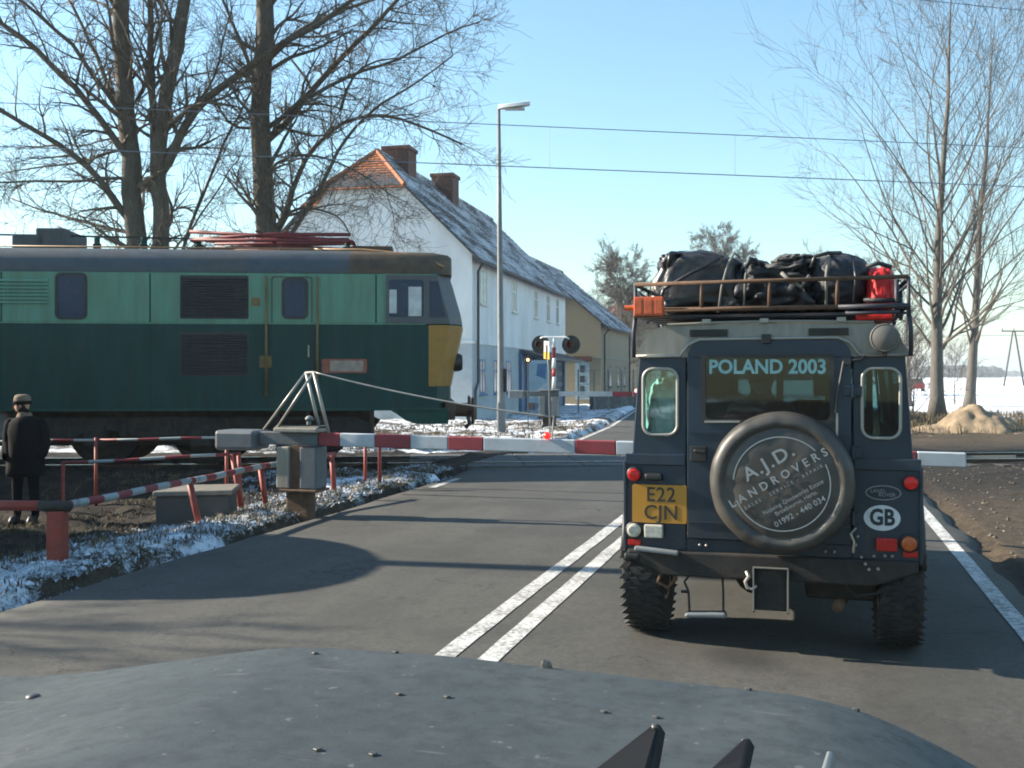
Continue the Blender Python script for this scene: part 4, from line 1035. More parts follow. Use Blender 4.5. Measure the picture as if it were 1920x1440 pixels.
# ------------------------------------------------------------------ far barrier with warning lights
FB = empty('far_crossing_barrier', (1.24, 34.5, 0), -math.atan(.21), 'far crossing barrier with striped signal mast and round warning lights', 'barrier')
for s0, s1, c in ((.32, 2.1, 'w'), (2.1, 2.75, 'r'), (2.75, 3.55, 'w'), (3.55, 4.3, 'r'), (4.3, 5.2, 'w'), (5.2, 6.2, 'r')):
    MB().box(s0, s1 - .002, -.05, .05, 1.01, 1.17).build('arm_band', K['armred'] if c == 'r' else K['armwhite'], FB, bevel=.012)
MB().box(-1.15, .318, -.06, .06, 1.0, 1.18).build('arm_root', K['gateblue'], FB, bevel=.02); MB().box(-1.35, -.85, -.2, .2, .94, 1.2).build('counterweight', K['greysteel'], FB, bevel=.03)
for x in (-.32, .10): MB().box(x, x + .20, -.2, .2, .34, 1.0).build('cabinet_side', K['greysteel'], FB, bevel=.015)
MB().box(-.12, .10, -.1, .16, .34, 1.0).build('cabinet_core', K['gateblue'], FB); MB().box(-.36, .34, -.24, .24, .30, .338).build('base_plate', K['chassis'], FB)
MB().box(-.2, .2, -.15, .15, -.1, .298).build('pedestal', K['chassis'], FB); MB().box(-.34, .32, -.2, .2, 1.19, 1.24).build('cabinet_lid', K['greysteel'], FB, bevel=.02)
for z0, z1, c in ((1.24, 1.66, 'w'), (1.66, 1.92, 'r'), (1.92, 2.28, 'w'), (2.28, 2.62, 'r'), (2.62, 2.92, 'w')):
    MB().tube([(.14, -.02, z0), (.17 + (z1 - 2.9) * .0, -.02, z1)], .062, 12).build('mast_band', simple('mast_red', (.36, .04, .04), .5) if c == 'r' else K['white'], FB, smooth=True)
MB().tube([(-.30, -.05, 2.93), (-.2, -.05, 2.97), (.15, -.03, 2.96), (.55, -.05, 2.97), (.68, -.12, 2.90)], .03, 8).build('cross_arm', K['white'], FB, smooth=True)
for x in (-.30, .72):
    MB().lathe([(.30, 0), (.31, .02), (.30, .04)], (x, .02, 2.72), (0, 1, 0), 30).build('backboard', K['black'], FB)
    h = MB()
    for k in range(9):
        a = R(10 + 20 * k); pass
    h.lathe([(.11, .0), (.12, -.22), (.11, -.22), (.10, -.02)], (x - .02, .0, 2.72), (0, 1, 0), 20); h.build('lamp_hood', K['black'], FB, smooth=True)
    MB().lathe([(.095, -.015), (.06, -.04), (0, -.05)], (x - .02, .0, 2.72), (0, 1, 0), 18).build('lamp_lens', K['redrefl'], FB, smooth=True)
SG = empty('track_sign', (at(1029, 810, 30).x, 30, .0), -.7, 'thin grey post with small yellow and white plate in front of the far barrier', 'sign')
MB().tube([(0.04, 0, -.05), (.0, 0, 1.9), (-.07, 0, 2.4)], .022, 8).build('post', K['greysteel'], SG, smooth=True)
MB().xz([(-.16, 2.18), (.05, 2.15), (.04, 2.68), (-.15, 2.70)], [], -.035, -.028).build('plate', K['white'], SG)
MB().xz([(-.158, 2.182), (.048, 2.152), (.046, 2.36), (-.156, 2.38)], [], -.040, -.036).build('yellow_panel', simple('sign_yellow', (.72, .46, .03), .5), SG)
MB().bar((-.055, -.045, 2.18), (-.055, -.045, 2.58), .045, .008, (0, 1, 0)).build('arrow', K['rust'], SG)

# ------------------------------------------------------------------ street lamp
SL = empty('street_lamp', (at(940, 810, 31.2).x, 31.2, 0), 0, 'tall grey street lamp standing in front of the white house', 'street lamp')
MB().tube([(0, 0, -.1), (0, 0, 1.0), (-.015, 0, 2.0), (-.05, 0, 6), (-.08, 0, 9.72)], [.125, .12, .095, .075, .05], 12).build('pole', K['greysteel'], SL, smooth=True)
MB().box(-.13, .13, -.13, .13, -.1, .9).build('pole_base', K['greysteel'], SL, bevel=.05)
MB().box(.08, .16, -.12, -.02, 1.2, 1.9).build('fuse_box', K['chassis'], SL)
hd = MB().loft([[(x, -.30 * 0 + y * w, z0 + zz) for y, zz in ((-1, 0), (-.7, .10), (0, .14), (.7, .10), (1, 0), (0, -.03))] for x, w, z0 in ((-.10, .06, 9.68), (.05, .14, 9.70), (.55, .17, 9.76), (.80, .13, 9.80), (.86, .05, 9.82))])
hd.build('lamp_head', K['white'], SL, smooth=True, auto=40); MB().box(.12, .7, -.11, .11, 9.665, 9.70).build('lamp_glass', K['clearlamp'], SL)

# ------------------------------------------------------------------ red and white railings on the left
def stripes(name, period, ph=0, axis_=0, a=(.20, .022, .024), b=(.27, .31, .31)):
    m = Mat(name); sp = m.n('ShaderNodeSeparateXYZ'); m.link(m.tc.outputs['Object'], sp.inputs[0])
    v = m.math('ADD', m.math('FRACT', m.math('ADD', m.math('DIVIDE', sp.outputs[axis_], period), ph)), m.math('MULTIPLY', m.math('SUBTRACT', m.noise(14, 4), .5), .03))
    c = m.mix(m.math('GREATER_THAN', v, .5), a, b); n = m.noise(9, 6, .7)
    m.base(m.mix(m.math('MULTIPLY', m.ramp(n, .55, .72), .75), c, (.11, .07, .05))); m.rough(.6); return m.m
K['redpost'] = simple('red_post_paint', (.24, .032, .018), .6, var=.25, dirt=(.12, .05, .035), amt=.45, dscale=8)
K['stripe'] = stripes('striped_rail', .62)
K['stripe2'] = stripes('striped_rail_short', .46, .3)
def rail(root, p, q, r, mat, nm='rail'):
    p = Vector(p); q = Vector(q); L = (q - p).length
    o = MB().tube([(0, 0, 0), (L * .33, 0, -.006), (L * .66, 0, .004), (L, 0, 0)], r, 8).build(nm, mat, root, smooth=True)
    o.location = p; o.rotation_euler = (q - p).to_track_quat('X', 'Z').to_euler(); return o
def post(root, p, h, r, lean=(0, 0), mat=None, sq=False):
    x, y = p; z = ground_z(x, y) - .12
    if sq: m_ = MB().hexa([(x + a + lean[0]*k, y + b + lean[1]*k, z if not k else h) for k in (0, 1) for b in (-r, r) for a in (-r, r)])
    else: m_ = MB().tube([(x, y, z), (x + lean[0], y + lean[1], h)], r, 8)
    return m_.build('post', mat or K['redpost'], root, smooth=not sq, bevel=.01 if sq else 0)
F1 = empty('roadside_railing', (0, 0, 0), 0, 'low red and white railing along the left road edge with a thick red end post', 'railing')
def X_(px, d): return (px - 960) / FOC * d
d0 = 9.0
P0 = (X_(108, d0), d0); post(F1, P0, at(0, 958, d0).z, .07, (.0, .0), sq=True)
rail(F1, at(-140, 950, 9.1), at(78, 948, 9.02), .045, K['redpost']); rail(F1, at(75, 948, 9.02), at(132, 950, 9.0), .047, K['chassis'], 'sleeve')
tops = [at(120, 948, 9.0), at(355, 902, 11.1), at(495, 874, 12.9), at(628, 852, 14.2)]
for a, b in zip(tops, tops[1:]): rail(F1, a, b, .036, K['stripe2'])
for (pt, pb, d) in ((355, 378, 11.1), (488, 502, 12.9), (622, 628, 14.0)):
    post(F1, (X_(pb, d), d), tops[(11.1, 12.9, 14.0).index(d) + 1].z, .036, (X_(pt, d) - X_(pb, d), 0))
F3 = empty('middle_railing', (0, 0, 0), 0, 'red and white railing with slanting posts between road railing and track railing', 'railing')
a, b = at(118, 868, 12.9), at(447, 851, 13.1)
rail(F3, a, b, .020, K['stripe']); post(F3, (X_(118, 12.9), 12.9), a.z, .024); post(F3, (X_(457, 13.1), 13.1), b.z, .038, (X_(436, 13.1) - X_(457, 13.1), 0)); post(F3, (X_(452, 13.35), 13.35), b.z, .028, (-.03, 0))
F2 = empty('trackside_railing', (0, 0, 0), 0, 'thin red and white railing nearest the track behind the standing man', 'railing')
pts = [at(-60, 828, 15.2), at(180, 825, 15.2), at(425, 820, 15.2), at(700, 818, 15.2)]
for a, b in zip(pts, pts[1:]): rail(F2, a, b, .019, K['stripe'])
for p_ in (-60, 180, 425, 685, 712): post(F2, (X_(p_, 15.2), 15.2), .78, .026)

# culvert block, ditch planks
cv = MB().hexa([(X_(292, 12.0), 12.0, -.35), (X_(432, 12.0), 12.0, -.35), (X_(300, 12.6), 12.6, -.35), (X_(445, 12.6), 12.6, -.35), (X_(292, 12.0), 12.0, .29), (X_(430, 12.0), 12.0, .31), (X_(300, 12.6), 12.6, .29), (X_(445, 12.6), 12.6, .31)])
CV = empty('culvert_block', (0, 0, 0), 0, 'weathered concrete culvert block in the ditch between the railing posts', 'culvert')
cv.build('headwall', simple('weathered_concrete', (.065, .064, .06), .85, var=.25, dirt=(.03, .028, .022), amt=.6, dscale=3, bump=.4), CV, bevel=.02)
MB().hexa([(X_(286, 11.95), 11.95, .292), (X_(436, 11.95), 11.95, .314), (X_(296, 12.65), 12.65, .292), (X_(450, 12.65), 12.65, .314), (X_(286, 11.95), 11.95, .35), (X_(436, 11.95), 11.95, .37), (X_(296, 12.65), 12.65, .35), (X_(450, 12.65), 12.65, .37)]).build('coping', simple('pale_coping', (.14, .13, .11), .85, var=.3, bump=.3), CV, bevel=.015)

# ------------------------------------------------------------------ the standing man
def person_standing():
    px, d = -6.78, 14.5; gz = ground_z(px, d)
    P = empty('person', (px, d, gz), 0, 'man in dark coat and fur cap standing left beside the track, face turned left', 'person')
    def ell(cx, cy, z, a, b, n=20, tw=0): return [(cx + a * math.cos(2*math.pi*k/n), cy + b * math.sin(2*math.pi*k/n), z) for k in range(n)]
    # body: one continuous skin mesh (legs, trunk, arms, neck, head)
    V = [(0,0,.93), (.0,0,1.12), (.0,0,1.36), (-.01,0,1.47), (-.03,-.0,1.56), (-.045,-.0,1.64), (-.05,0,1.73),
         (-.10,0,.86), (-.12,.0,.48), (-.13,.03,.09), (-.17,-.08,.04), (.10,0,.86), (.11,.0,.48), (.12,.04,.09), (.10,-.09,.04),
         (-.21,0,1.40), (-.255,.02,1.13), (-.205,-.10,.93), (.21,0,1.40), (.26,.02,1.13), (.21,-.10,.93)]
    E = [(0,1),(1,2),(2,3),(3,4),(4,5),(5,6),(0,7),(7,8),(8,9),(9,10),(0,11),(11,12),(12,13),(13,14),(2,15),(15,16),(16,17),(2,18),(18,19),(19,20)]
    RA = [.15,.15,.16,.075,.065,.095,.085,.10,.075,.055,.05,.10,.075,.055,.05,.08,.062,.05,.08,.062,.05]
    me = bpy.data.meshes.new('body'); me.from_pydata(V, E, []); o = bpy.data.objects.new('body', me); col.objects.link(o); o.parent = P
    sk = o.modifiers.new('skin', 'SKIN'); 
    for i, r in enumerate(RA): me.skin_vertices[0].data[i].radius = (r, r * (.82 if i < 4 else 1))
    me.skin_vertices[0].data[0].use_root = True
    o.modifiers.new('sub', 'SUBSURF').levels = 1; o.modifiers['sub'].render_levels = 2; me.materials.append(K['trouser'])
    # coat with sleeves running into the pockets
    def fold(z, a, b, n=40): return [((a * (1 + (.035 if z < 1.3 else .012) * math.sin(7*t + 2.2*math.sin(5*z)) + .02*math.sin(3*t + 4*z))) * math.cos(t), (b * (1 + (.035 if z < 1.3 else .012) * math.sin(7*t + 2.2*math.sin(5*z)))) * math.sin(t), z) for t in [2*math.pi*k/n for k in range(n)]]
    c = MB().loft([fold(z, a, b) for z, a, b in ((.66, .265, .185), (.73, .268, .188), (.80, .26, .185), (.89, .255, .18), (.98, .245, .175), (1.05, .24, .17), (1.12, .232, .163), (1.2, .24, .165), (1.28, .245, .165), (1.40, .235, .15), (1.46, .17, .12), (1.50, .10, .095))])
    for sg in (-1, 1):
        c.tube([(sg*.18, 0, 1.43), (sg*.215, .0, 1.39), (sg*.245, .02, 1.26), (sg*.265, .03, 1.10), (sg*.255, -.04, .98), (sg*.215, -.10, .92)], [.07, .08, .076, .07, .066, .06], 12)
    c.build('coat', K['coat'], P, smooth=True)
    MB().loft([ell(-.015, 0, z, a, b) for z, a, b in ((1.455, .115, .105), (1.50, .105, .10), (1.545, .085, .085))], cap=False).build('collar', K['fur'], P, smooth=True)
    # head: face towards -x
    h = MB(); rings = []
    for z, a, b, cx in ((1.50, .05, .05, -.03), (1.54, .055, .055, -.04), (1.565, .075, .062, -.055), (1.60, .092, .072, -.055), (1.64, .098, .078, -.05), (1.68, .098, .080, -.048), (1.72, .09, .075, -.045), (1.75, .06, .055, -.04), (1.765, .02, .02, -.04)): rings.append(ell(cx, 0, z, a, b))
    h.loft(rings); h.hexa([(-.178,-.012,1.605),(-.14,-.014,1.605),(-.178,.012,1.605),(-.14,.014,1.605),(-.150,-.006,1.655),(-.13,-.008,1.655),(-.150,.006,1.655),(-.13,.008,1.655)])
    h.lathe([(.02, 0), (.024, .012), (.012, .016)], (-.04, -.074, 1.635), (0, -1, 0), 10); h.lathe([(.02, 0), (.024, .012), (.012, .016)], (-.04, .074, 1.635), (0, 1, 0), 10)
    hd = h.build('head', K['skin'], P, smooth=True, auto=50)
    ey = MB()
    for y in (-.03, .03): ey.lathe([(.012, 0), (.008, .005), (0, .006)], (-.137, y, 1.645), (-1, 0, 0), 8)
    ey.build('eye', K['ink'], hd); MB().bar((-.146, -.022, 1.582), (-.146, .022, 1.582), .006, .008).build('mouth', K['redrefl'], hd)
    cp = MB().loft([ell(-.045, 0, z, a, b) for z, a, b in ((1.665, .112, .096), (1.70, .118, .10), (1.745, .115, .098), (1.785, .10, .085), (1.80, .06, .05))]); cp.build('cap', K['fur'], P, smooth=True)
    MB().loft([ell(-.045, 0, z, a, b) for z, a, b in ((1.662, .118, .100), (1.69, .126, .106), (1.712, .122, .102))]).build('cap_flap', K['coat'], P, smooth=True)
    for x, y in ((-.14, -.04), (.11, -.04)): MB().loft([ell(x, y, z, a, b) for z, a, b in ((.0, .055, .14), (.05, .055, .14), (.085, .05, .10), (.11, .05, .06))]).build('shoe', K['black'], P, smooth=True)
    P.location.z = gz - .0
    return P
person_standing()
# person inside the vehicle, seen from behind through the rear door window
def person_seated():
    P = empty('seated_person', (1.5285 + RU.x * 1.35 + RE.x * -.10, 6.217 + RU.y * 1.35 + RE.y * -.10, .0), -ROAD_T, 'person in dark jacket sitting inside the vehicle, seen through the rear door window', 'person')
    V = [(0,0,1.0), (0,.03,1.2), (0,.05,1.42), (0,.06,1.53), (0,.07,1.62), (0,.08,1.72), (-.19,.05,1.42), (-.25,.12,1.18), (-.18,.35,1.1), (.19,.05,1.42), (.25,.12,1.18), (.18,.35,1.1), (-.12,.1,.98), (-.14,.5,1.0), (-.14,.55,.62), (.12,.1,.98), (.14,.5,1.0), (.14,.55,.62)]
    E = [(0,1),(1,2),(2,3),(3,4),(4,5),(2,6),(6,7),(7,8),(2,9),(9,10),(10,11),(0,12),(12,13),(13,14),(0,15),(15,16),(16,17)]
    RA = [.16,.16,.15,.065,.09,.085,.08,.062,.045,.08,.062,.045,.10,.075,.05,.10,.075,.05]
    me = bpy.data.meshes.new('body'); me.from_pydata(V, E, []); o = bpy.data.objects.new('body', me); col.objects.link(o); o.parent = P
    o.modifiers.new('skin', 'SKIN')
    for i, r in enumerate(RA): me.skin_vertices[0].data[i].radius = (r, r * .9)
    me.skin_vertices[0].data[0].use_root = True
    o.modifiers.new('sub', 'SUBSURF').levels = 1; me.materials.append(K['coat'])
    def ell(cx, cy, z, a, b, n=18): return [(cx + a * math.cos(2*math.pi*k/n), cy + b * math.sin(2*math.pi*k/n), z) for k in range(n)]
    MB().loft([ell(0, .075, z, a, a * 1.15) for z, a in ((1.50, .055), (1.56, .068), (1.62, .082), (1.68, .086), (1.73, .075), (1.765, .03))]).build('head', K['skin'], P, smooth=True)
    MB().loft([ell(0, .065, z, a, a * 1.15) for z, a in ((1.63, .090), (1.69, .094), (1.745, .08), (1.775, .03))]).build('hair', K['trouser'], P, smooth=True)
person_seated()
# ------------------------------------------------------------------ houses
K['render'] = simple('white_render', (.76, .78, .79), .85, var=.06, scale=1.2, dirt=(.50, .505, .51), amt=.55, dscale=.7, streak=(1, 1, .4), bump=.15, bscale=12)
K['plinth'] = simple('pale_blue_plinth', (.42, .47, .50), .85, var=.08, dirt=(.28, .28, .27), amt=.5, dscale=.7)
K['yellowwall'] = simple('yellow_render', (.25, .22, .155), .85, var=.08, scale=1, dirt=(.17, .15, .11), amt=.5, dscale=.5, streak=(1, 1, .4))
K['brick'] = simple('chimney_brick', (.105, .045, .034), .85, var=.4, scale=9, dirt=(.07, .04, .035), amt=.5, dscale=3)
K['winblue'] = simple('blue_window_paint', (.06, .17, .34), .5, var=.15)
K['winwhite'] = simple('white_window_paint', (.55, .56, .55), .5, var=.08)
K['winglass'] = simple('house_window_glass', (.30, .32, .32), .15, var=.25, scale=2, spec=.8)
K['darkwin'] = simple('dark_window_glass', (.05, .06, .07), .12, spec=.8)
K['pipe'] = simple('dark_downpipe', (.045, .050, .058), .6)
def tile_mat(name, c, snow):
    m = Mat(name); n = m.noise(.55, 6, .75, stretch=(1.6, .7, 1.6)); n2 = m.noise(9, 4, .6); ge = m.n('ShaderNodeNewGeometry')
    v = m.mix(ge.outputs['Random Per Island'], tint(c, .62), tint(c, 1.35))
    v = m.mix(m.math('MULTIPLY', m.ramp(n2, .45, .7), .5), v, tint(c, .55))
    if snow: v = m.mix(m.math('MULTIPLY', m.ramp(m.math('ADD', m.math('MULTIPLY', n, .7), m.math('MULTIPLY', n2, .3)), .44, .55), snow), v, (.66, .70, .76))
    m.base(v); m.rough(.8); return m.m
K['tile_snow'] = tile_mat('snowy_dark_tiles', (.085, .080, .078), .85)
K['tile_red'] = tile_mat('orange_clay_tiles', (.36, .125, .050), .0)
K['tile_far'] = tile_mat('snowy_grey_tiles', (.095, .09, .088), .75)
def tiles(root, name, A, B, C, D, mat, tw=.22, th=.28, seed=1, inside=None):
    """rows of overlapping tiles on the quad A (eave start) B (eave end) C (ridge end) D (ridge start)"""
    A, B, C, D = map(Vector, (A, B, C, D)); rng = random.Random(seed)
    nrm = (B - A).cross(D - A).normalized(); 
    if nrm.z < 0: nrm = -nrm
    rows = int(((D - A).length + (C - B).length) / 2 / th); b = MB()
    for j in range(rows):
        v0, v1 = j / rows, (j + 1.12) / rows
        L0, R0 = A.lerp(D, v0), B.lerp(C, v0); L1, R1 = A.lerp(D, min(1, v1)), B.lerp(C, min(1, v1))
        n = max(1, int((R0 - L0).length / tw))
        for i in range(n):
            u0, u1 = (i + .04 + (.5 if j % 2 else 0)) / n, (i + .96 + (.5 if j % 2 else 0)) / n
            if u0 >= 1: continue
            u1 = min(1, u1); h0 = .035 + rng.uniform(0, .018); h1 = .008
            p = [L0.lerp(R0, u0) + nrm * h0, L0.lerp(R0, u1) + nrm * (h0 + rng.uniform(-.006, .006)), L1.lerp(R1, u1) + nrm * h1, L1.lerp(R1, u0) + nrm * h1]
            q = [L0.lerp(R0, u0) - nrm * .0, L0.lerp(R0, u1) - nrm * .0]
            o = len(b.v); b.v += [tuple(x) for x in p + q]; b.f += [(o, o+1, o+2, o+3), (o+4, o+5, o+1, o)]
    me = b.build(name, mat, root); me['kind'] = 'stuff'; return me
# white house: local x to the right across the gable, y along the street wall, z up; origin at the near right corner
WH = empty('white_house', (-1.54, 40, 0), -math.atan(.231), 'long white rendered house with snowy roof, two chimneys and orange hip tiles', 'house')
WL, WW, EV, RD = 20.5, 8.8, 6.5, 10.85
MB().box(-WW, 0, 0, WL, -.3, 3.0).build('lower_wall', K['plinth'], WH)
gw = MB().xz([(-WW, 3.0), (0, 3.0), (0, EV), (-1.35*(4.4/4.35), EV + 1.38 + 1.6), (-WW + 3.0, 9.5), (-WW, EV)], [], 0, .3)
gw = MB().loft([[(-WW, y, 3.002), (.0, y, 3.002), (0, y, EV), (-WW/2 + 1.78, y, RD - 1.80), (-WW/2 - 1.78, y, RD - 1.80), (-WW, y, EV)] for y in (0, WL)])
gw.build('upper_wall', K['render'], WH)
MB().box(-WW - .04, .05, -.05, WL - .05, 2.93, 3.05).build('string_course', K['render'], WH, bevel=.02)
hipd = 1.7
ov = .35; sl = (RD - EV) / (WW / 2)
E0 = (ov, -.28, EV - ov * sl); E1 = (ov, WL + .1, EV - ov * sl); Rg0 = (-WW/2, hipd - .28, RD); Rg1 = (-WW/2, WL + .1, RD)
hz = RD - 1.74; hx = (RD - hz) / sl
Hp = (-WW/2 + hx, -.28, hz); Hm = (-WW/2 - hx, -.28, hz)
rb = MB(); th = .06
def slab(b, pts, n=(0, 0, .09)):
    k = len(pts); o = len(b.v); b.v += [tuple(p) for p in pts] + [(p[0] - n[0], p[1] - n[1], p[2] - n[2]) for p in pts]
    b.f += [tuple(o + i for i in range(k)), tuple(o + k + i for i in range(k))[::-1]] + [(o + i, o + (i + 1) % k, o + k + (i + 1) % k, o + k + i) for i in range(k)]
slab(rb, [E0, E1, Rg1, Rg0, Hp]); slab(rb, [(-WW - ov, -.28, EV - ov * sl), Hm, Rg0, Rg1, (-WW - ov, WL + .1, EV - ov * sl)]); slab(rb, [Hm, Hp, Rg0])
rf_ = rb.build('roof', K['pipe'], WH)
tiles(WH, 'roof_tiles', E0, E1, (Rg1[0], Rg1[1], Rg1[2]), (Rg0[0], -.28 + hipd, Rg0[2]), K['tile_snow'], .26, .30, 1)
# strip of tiles between hip and verge so that the slope is closed
tiles(WH, 'roof_tiles', E0, E0[:1] + (hipd - .28,) + E0[2:], Rg0, Hp, K['tile_snow'], .26, .30, 2)
tiles(WH, 'hip_tiles', (Hm[0] - .12, -.30, hz - .10), (Hp[0] + .12, -.30, hz - .10), (Rg0[0] + .06, Rg0[1], RD + .02), (Rg0[0] - .06, Rg0[1], RD + .02), K['tile_red'], .20, .19, 3)
MB().tube([Rg0, Rg1], .12, 8).build('ridge_tiles', K['tile_snow'], WH); MB().tube([Hp, Rg0], .10, 6).build('hip_ridge', K['tile_red'], WH); MB().tube([Hm, Rg0], .10, 6).build('hip_ridge', K['tile_red'], WH)
# orange apron tiles left of the hip
tiles(WH, 'hip_tiles', (-WW/2 - hx - .85, -.30, hz - .72), (-WW/2 - hx - .1, -.3, hz - .72), (-WW/2 - hx + .3, .0, hz + .05), (-WW/2 - hx - .05, .0, hz + .05), K['tile_red'], .20, .19, 4)
def chimney(y, x, w, l, h):
    c = MB().box(x - w/2, x + w/2, y - l/2, y + l/2, RD - 1.6, RD + h); ch_ = c.build('chimney', K['brick'], rf_)
    MB().box(x - w/2 - .07, x + w/2 + .07, y - l/2 - .07, y + l/2 + .07, RD + h + .002, RD + h + .18).build('chimney_cap', K['brick'], ch_, bevel=.03)
chimney(4.1, -WW/2 + .05, 1.15, 1.1, .50); chimney(9.6, -WW/2 + .45, 1.05, 1.1, .35)
MB().tube([(ov + .02, -.28, EV - ov*sl - .05), (ov + .02, WL, EV - ov*sl - .05)], .075, 8).build('gutter', K['pipe'], WH)
MB().tube([(ov, .35, EV - ov*sl - .1), (.13, .45, EV - .75), (.13, .45, 1.45), (-.0 + .10, .15, 1.1), (.10, .15, -.1)], .055, 8).build('downpipe', K['pipe'], WH, smooth=True)
def house_window(root, y, z0, z1, w, paint, gl, x=0, nm='window'):
    f = MB()
    for a, b, c, d in ((y - w/2, y - w/2 + .08, z0, z1), (y + w/2 - .08, y + w/2, z0, z1), (y - w/2 + .08, y + w/2 - .08, z0, z0 + .08), (y - w/2 + .08, y + w/2 - .08, z1 - .08, z1), (y - .03, y + .03, z0 + .08, z1 - .08)): f.box(x - .08, x + .015, a, b, c, d)
    f.box(x - .08, x + .012, y - w/2 + .08, y - .03, z0 + (z1 - z0)*.66, z0 + (z1 - z0)*.66 + .05); f.box(x - .08, x + .012, y + .03, y + w/2 - .08, z0 + (z1 - z0)*.66, z0 + (z1 - z0)*.66 + .05)
    o = f.build(nm, paint, root); MB().box(x - .05, x + .004, y - w/2 + .04, y + w/2 - .04, z0 + .04, z1 - .04).build('pane', gl, o)
    MB().box(x, x + .10, y - w/2 - .06, y + w/2 + .06, z0 - .06, z0 - .002).build('sill', paint, o); return o
for s_, w in ((1.75, 1.0), (7.3, 1.0), (12.1, .9), (15.3, .9), (18.0, .8)): house_window(WH, s_, 4.55, 5.95, w, K['winwhite'], K['winglass'])
for s_ in (1.6, 3.9): house_window(WH, s_, .95, 2.35, .9, K['winblue'], K['darkwin'])
house_window(WH, 6.2, .95, 2.35, .9, K['winblue'], K['darkwin'])
# shop front under the far end
sf_ = MB().box(.012, .05, 8.2, 19.8, .05, 2.75).build('shop_front', simple('shop_front_blue', (.09, .16, .22), .6, var=.25), WH)
for y in (8.4, 9.6, 11.4, 14, 16.8, 19.6): MB().box(.052, .14, y - .12, y + .12, .0, 2.9).build('pilaster', K['winblue'], sf_)
MB().box(.052, .09, 9.85, 11.2, .1, 2.3).build('shop_door', simple('red_brown_door', (.20, .055, .03), .6, var=.25), sf_)
for y0, y1 in ((11.7, 13.7), (14.3, 16.5), (17.1, 19.3)): MB().box(.052, .07, y0, y1, .7, 2.5).build('shop_window', K['darkwin'], sf_)
MB().hexa([(.06, 8.3, 2.72), (1.3, 8.3, 2.45), (.06, 19.6, 2.72), (1.3, 19.6, 2.45), (.06, 8.3, 2.92), (1.3, 8.3, 2.55), (.06, 19.6, 2.92), (1.3, 19.6, 2.55)]).build('canopy', K['pipe'], sf_)
# lamp and notice board near the shop
AD = empty('notice_board', (at(1010, 750, 44).x, 44, 0), -.2, 'pale blue notice board standing by the red shop door', 'notice board')
MB().box(-.42, .42, -.03, .03, .55, 2.35).build('board', simple('pale_blue_board', (.35, .47, .55), .5, var=.2, scale=2), AD)
MB().xz([(-.1, 1.7), (.30, 1.55), (.36, 2.2), (-.05, 2.2)], [], -.036, -.031).build('poster', K['winblue'], AD); MB().bar((-.35, -.036, .75), (.35, -.036, 1.35), .10, .006, (0, 1, 0)).build('poster', K['white'], AD)
for x in (-.44, .44): MB().tube([(x, 0, -.1), (x, 0, 2.4)], .035, 6).build('post', K['greysteel'], AD)
WLmp = empty('amber_lamp', (at(990, 674, 33).x, 33, 0), 0, 'small lit amber lamp on a thin post left of the round warning lights', 'lamp')
MB().tube([(0, 0, -.1), (0, 0, 2.1)], .02, 6).build('post', K['pipe'], WLmp); MB().lathe([(.10, .0), (.11, .05), (.10, .08)], (0, 0, 2.19), (0, 1, 0), 18).build('lamp_board', K['black'], WLmp)
MB().lathe([(.05, .0), (.04, -.02), (0, -.03)], (0, 0, 2.19), (0, 1, 0), 14).build('lamp_lens', simple('amber_light', (1.0, .55, .25), .3, emit=1.2), WLmp, smooth=True)
MB().lathe([(.16, 0), (.17, .04), (.15, .09)], (2.95, -.14, 1.12), (0, 1, 0), 18).build('arm_lamp', K['armred'], FB, smooth=True); MB().lathe([(.06, .0), (.045, -.03), (0, -.04)], (2.88, -.14, 1.20), (0, 1, 0), 14).build('lamp_lens', simple('lit_red', (1, .45, .38), .3, emit=.8), FB, smooth=True)

# yellow house, beyond and nearer the road
YH = empty('yellow_house', (5.25, 61.5, 0), -math.atan(.27), 'yellow rendered house with snowy tiled roof behind the white house', 'house')
YL, YW, YE, YR = 11.0, 9.6, 4.95, 9.0; ysl = (YR - YE) / (YW / 2)
MB().loft([[(-YW, y, -.3), (0, y, -.3), (0, y, YE), (-YW/2, y, YR - .1), (-YW, y, YE)] for y in (0, YL)]).build('wall', K['yellowwall'], YH)
rb = MB(); e0 = (.4, -.25, YE - .4*ysl); e1 = (.4, YL + .25, YE - .4*ysl); r0 = (-YW/2, -.25, YR); r1 = (-YW/2, YL + .25, YR)
slab(rb, [e0, e1, r1, r0]); slab(rb, [(-YW - .4, -.25, YE - .4*ysl), r0, r1, (-YW - .4, YL + .25, YE - .4*ysl)]); yr = rb.build('roof', K['pipe'], YH)
tiles(YH, 'roof_tiles', e0, e1, r1, r0, K['tile_far'], .34, .38, 5); tiles(YH, 'roof_tiles', (-YW - .4, YL + .25, YE - .4*ysl), (-YW - .4, -.25, YE - .4*ysl), r0, r1, K['tile_far'], .5, .5, 6)
MB().tube([r0, r1], .12, 6).build('ridge_tiles', K['tile_far'], YH)
MB().tube([(.42, -.2, YE - .4*ysl - .05), (.42, YL, YE - .4*ysl - .05)], .07, 6).build('gutter', K['pipe'], YH)
MB().tube([(.35, .8, YE - .5), (.1, .8, YE - .8), (.1, .8, 0)], .05, 6).build('downpipe', K['pipe'], YH, smooth=True)
MB().tube([(.06, YL - .05, YE - .5), (.06, YL - .05, 0)], .06, 6).build('downpipe', K['pipe'], YH)
MB().box(-YW - .03, .04, -.04, YL, 2.72, 2.84).build('string_course', simple('green_string', (.20, .23, .18), .8), YH)
for x in (-1.1,): 
    dd = MB().box(x - .42, x + .42, -.05, .0, .3, 2.5).build('door', simple('pale_blue_door', (.24, .34, .40), .6, var=.2), YH); MB().box(x - .55, x + .55, -.09, .0, 2.55, 2.85).build('lintel', K['brick'], YH)
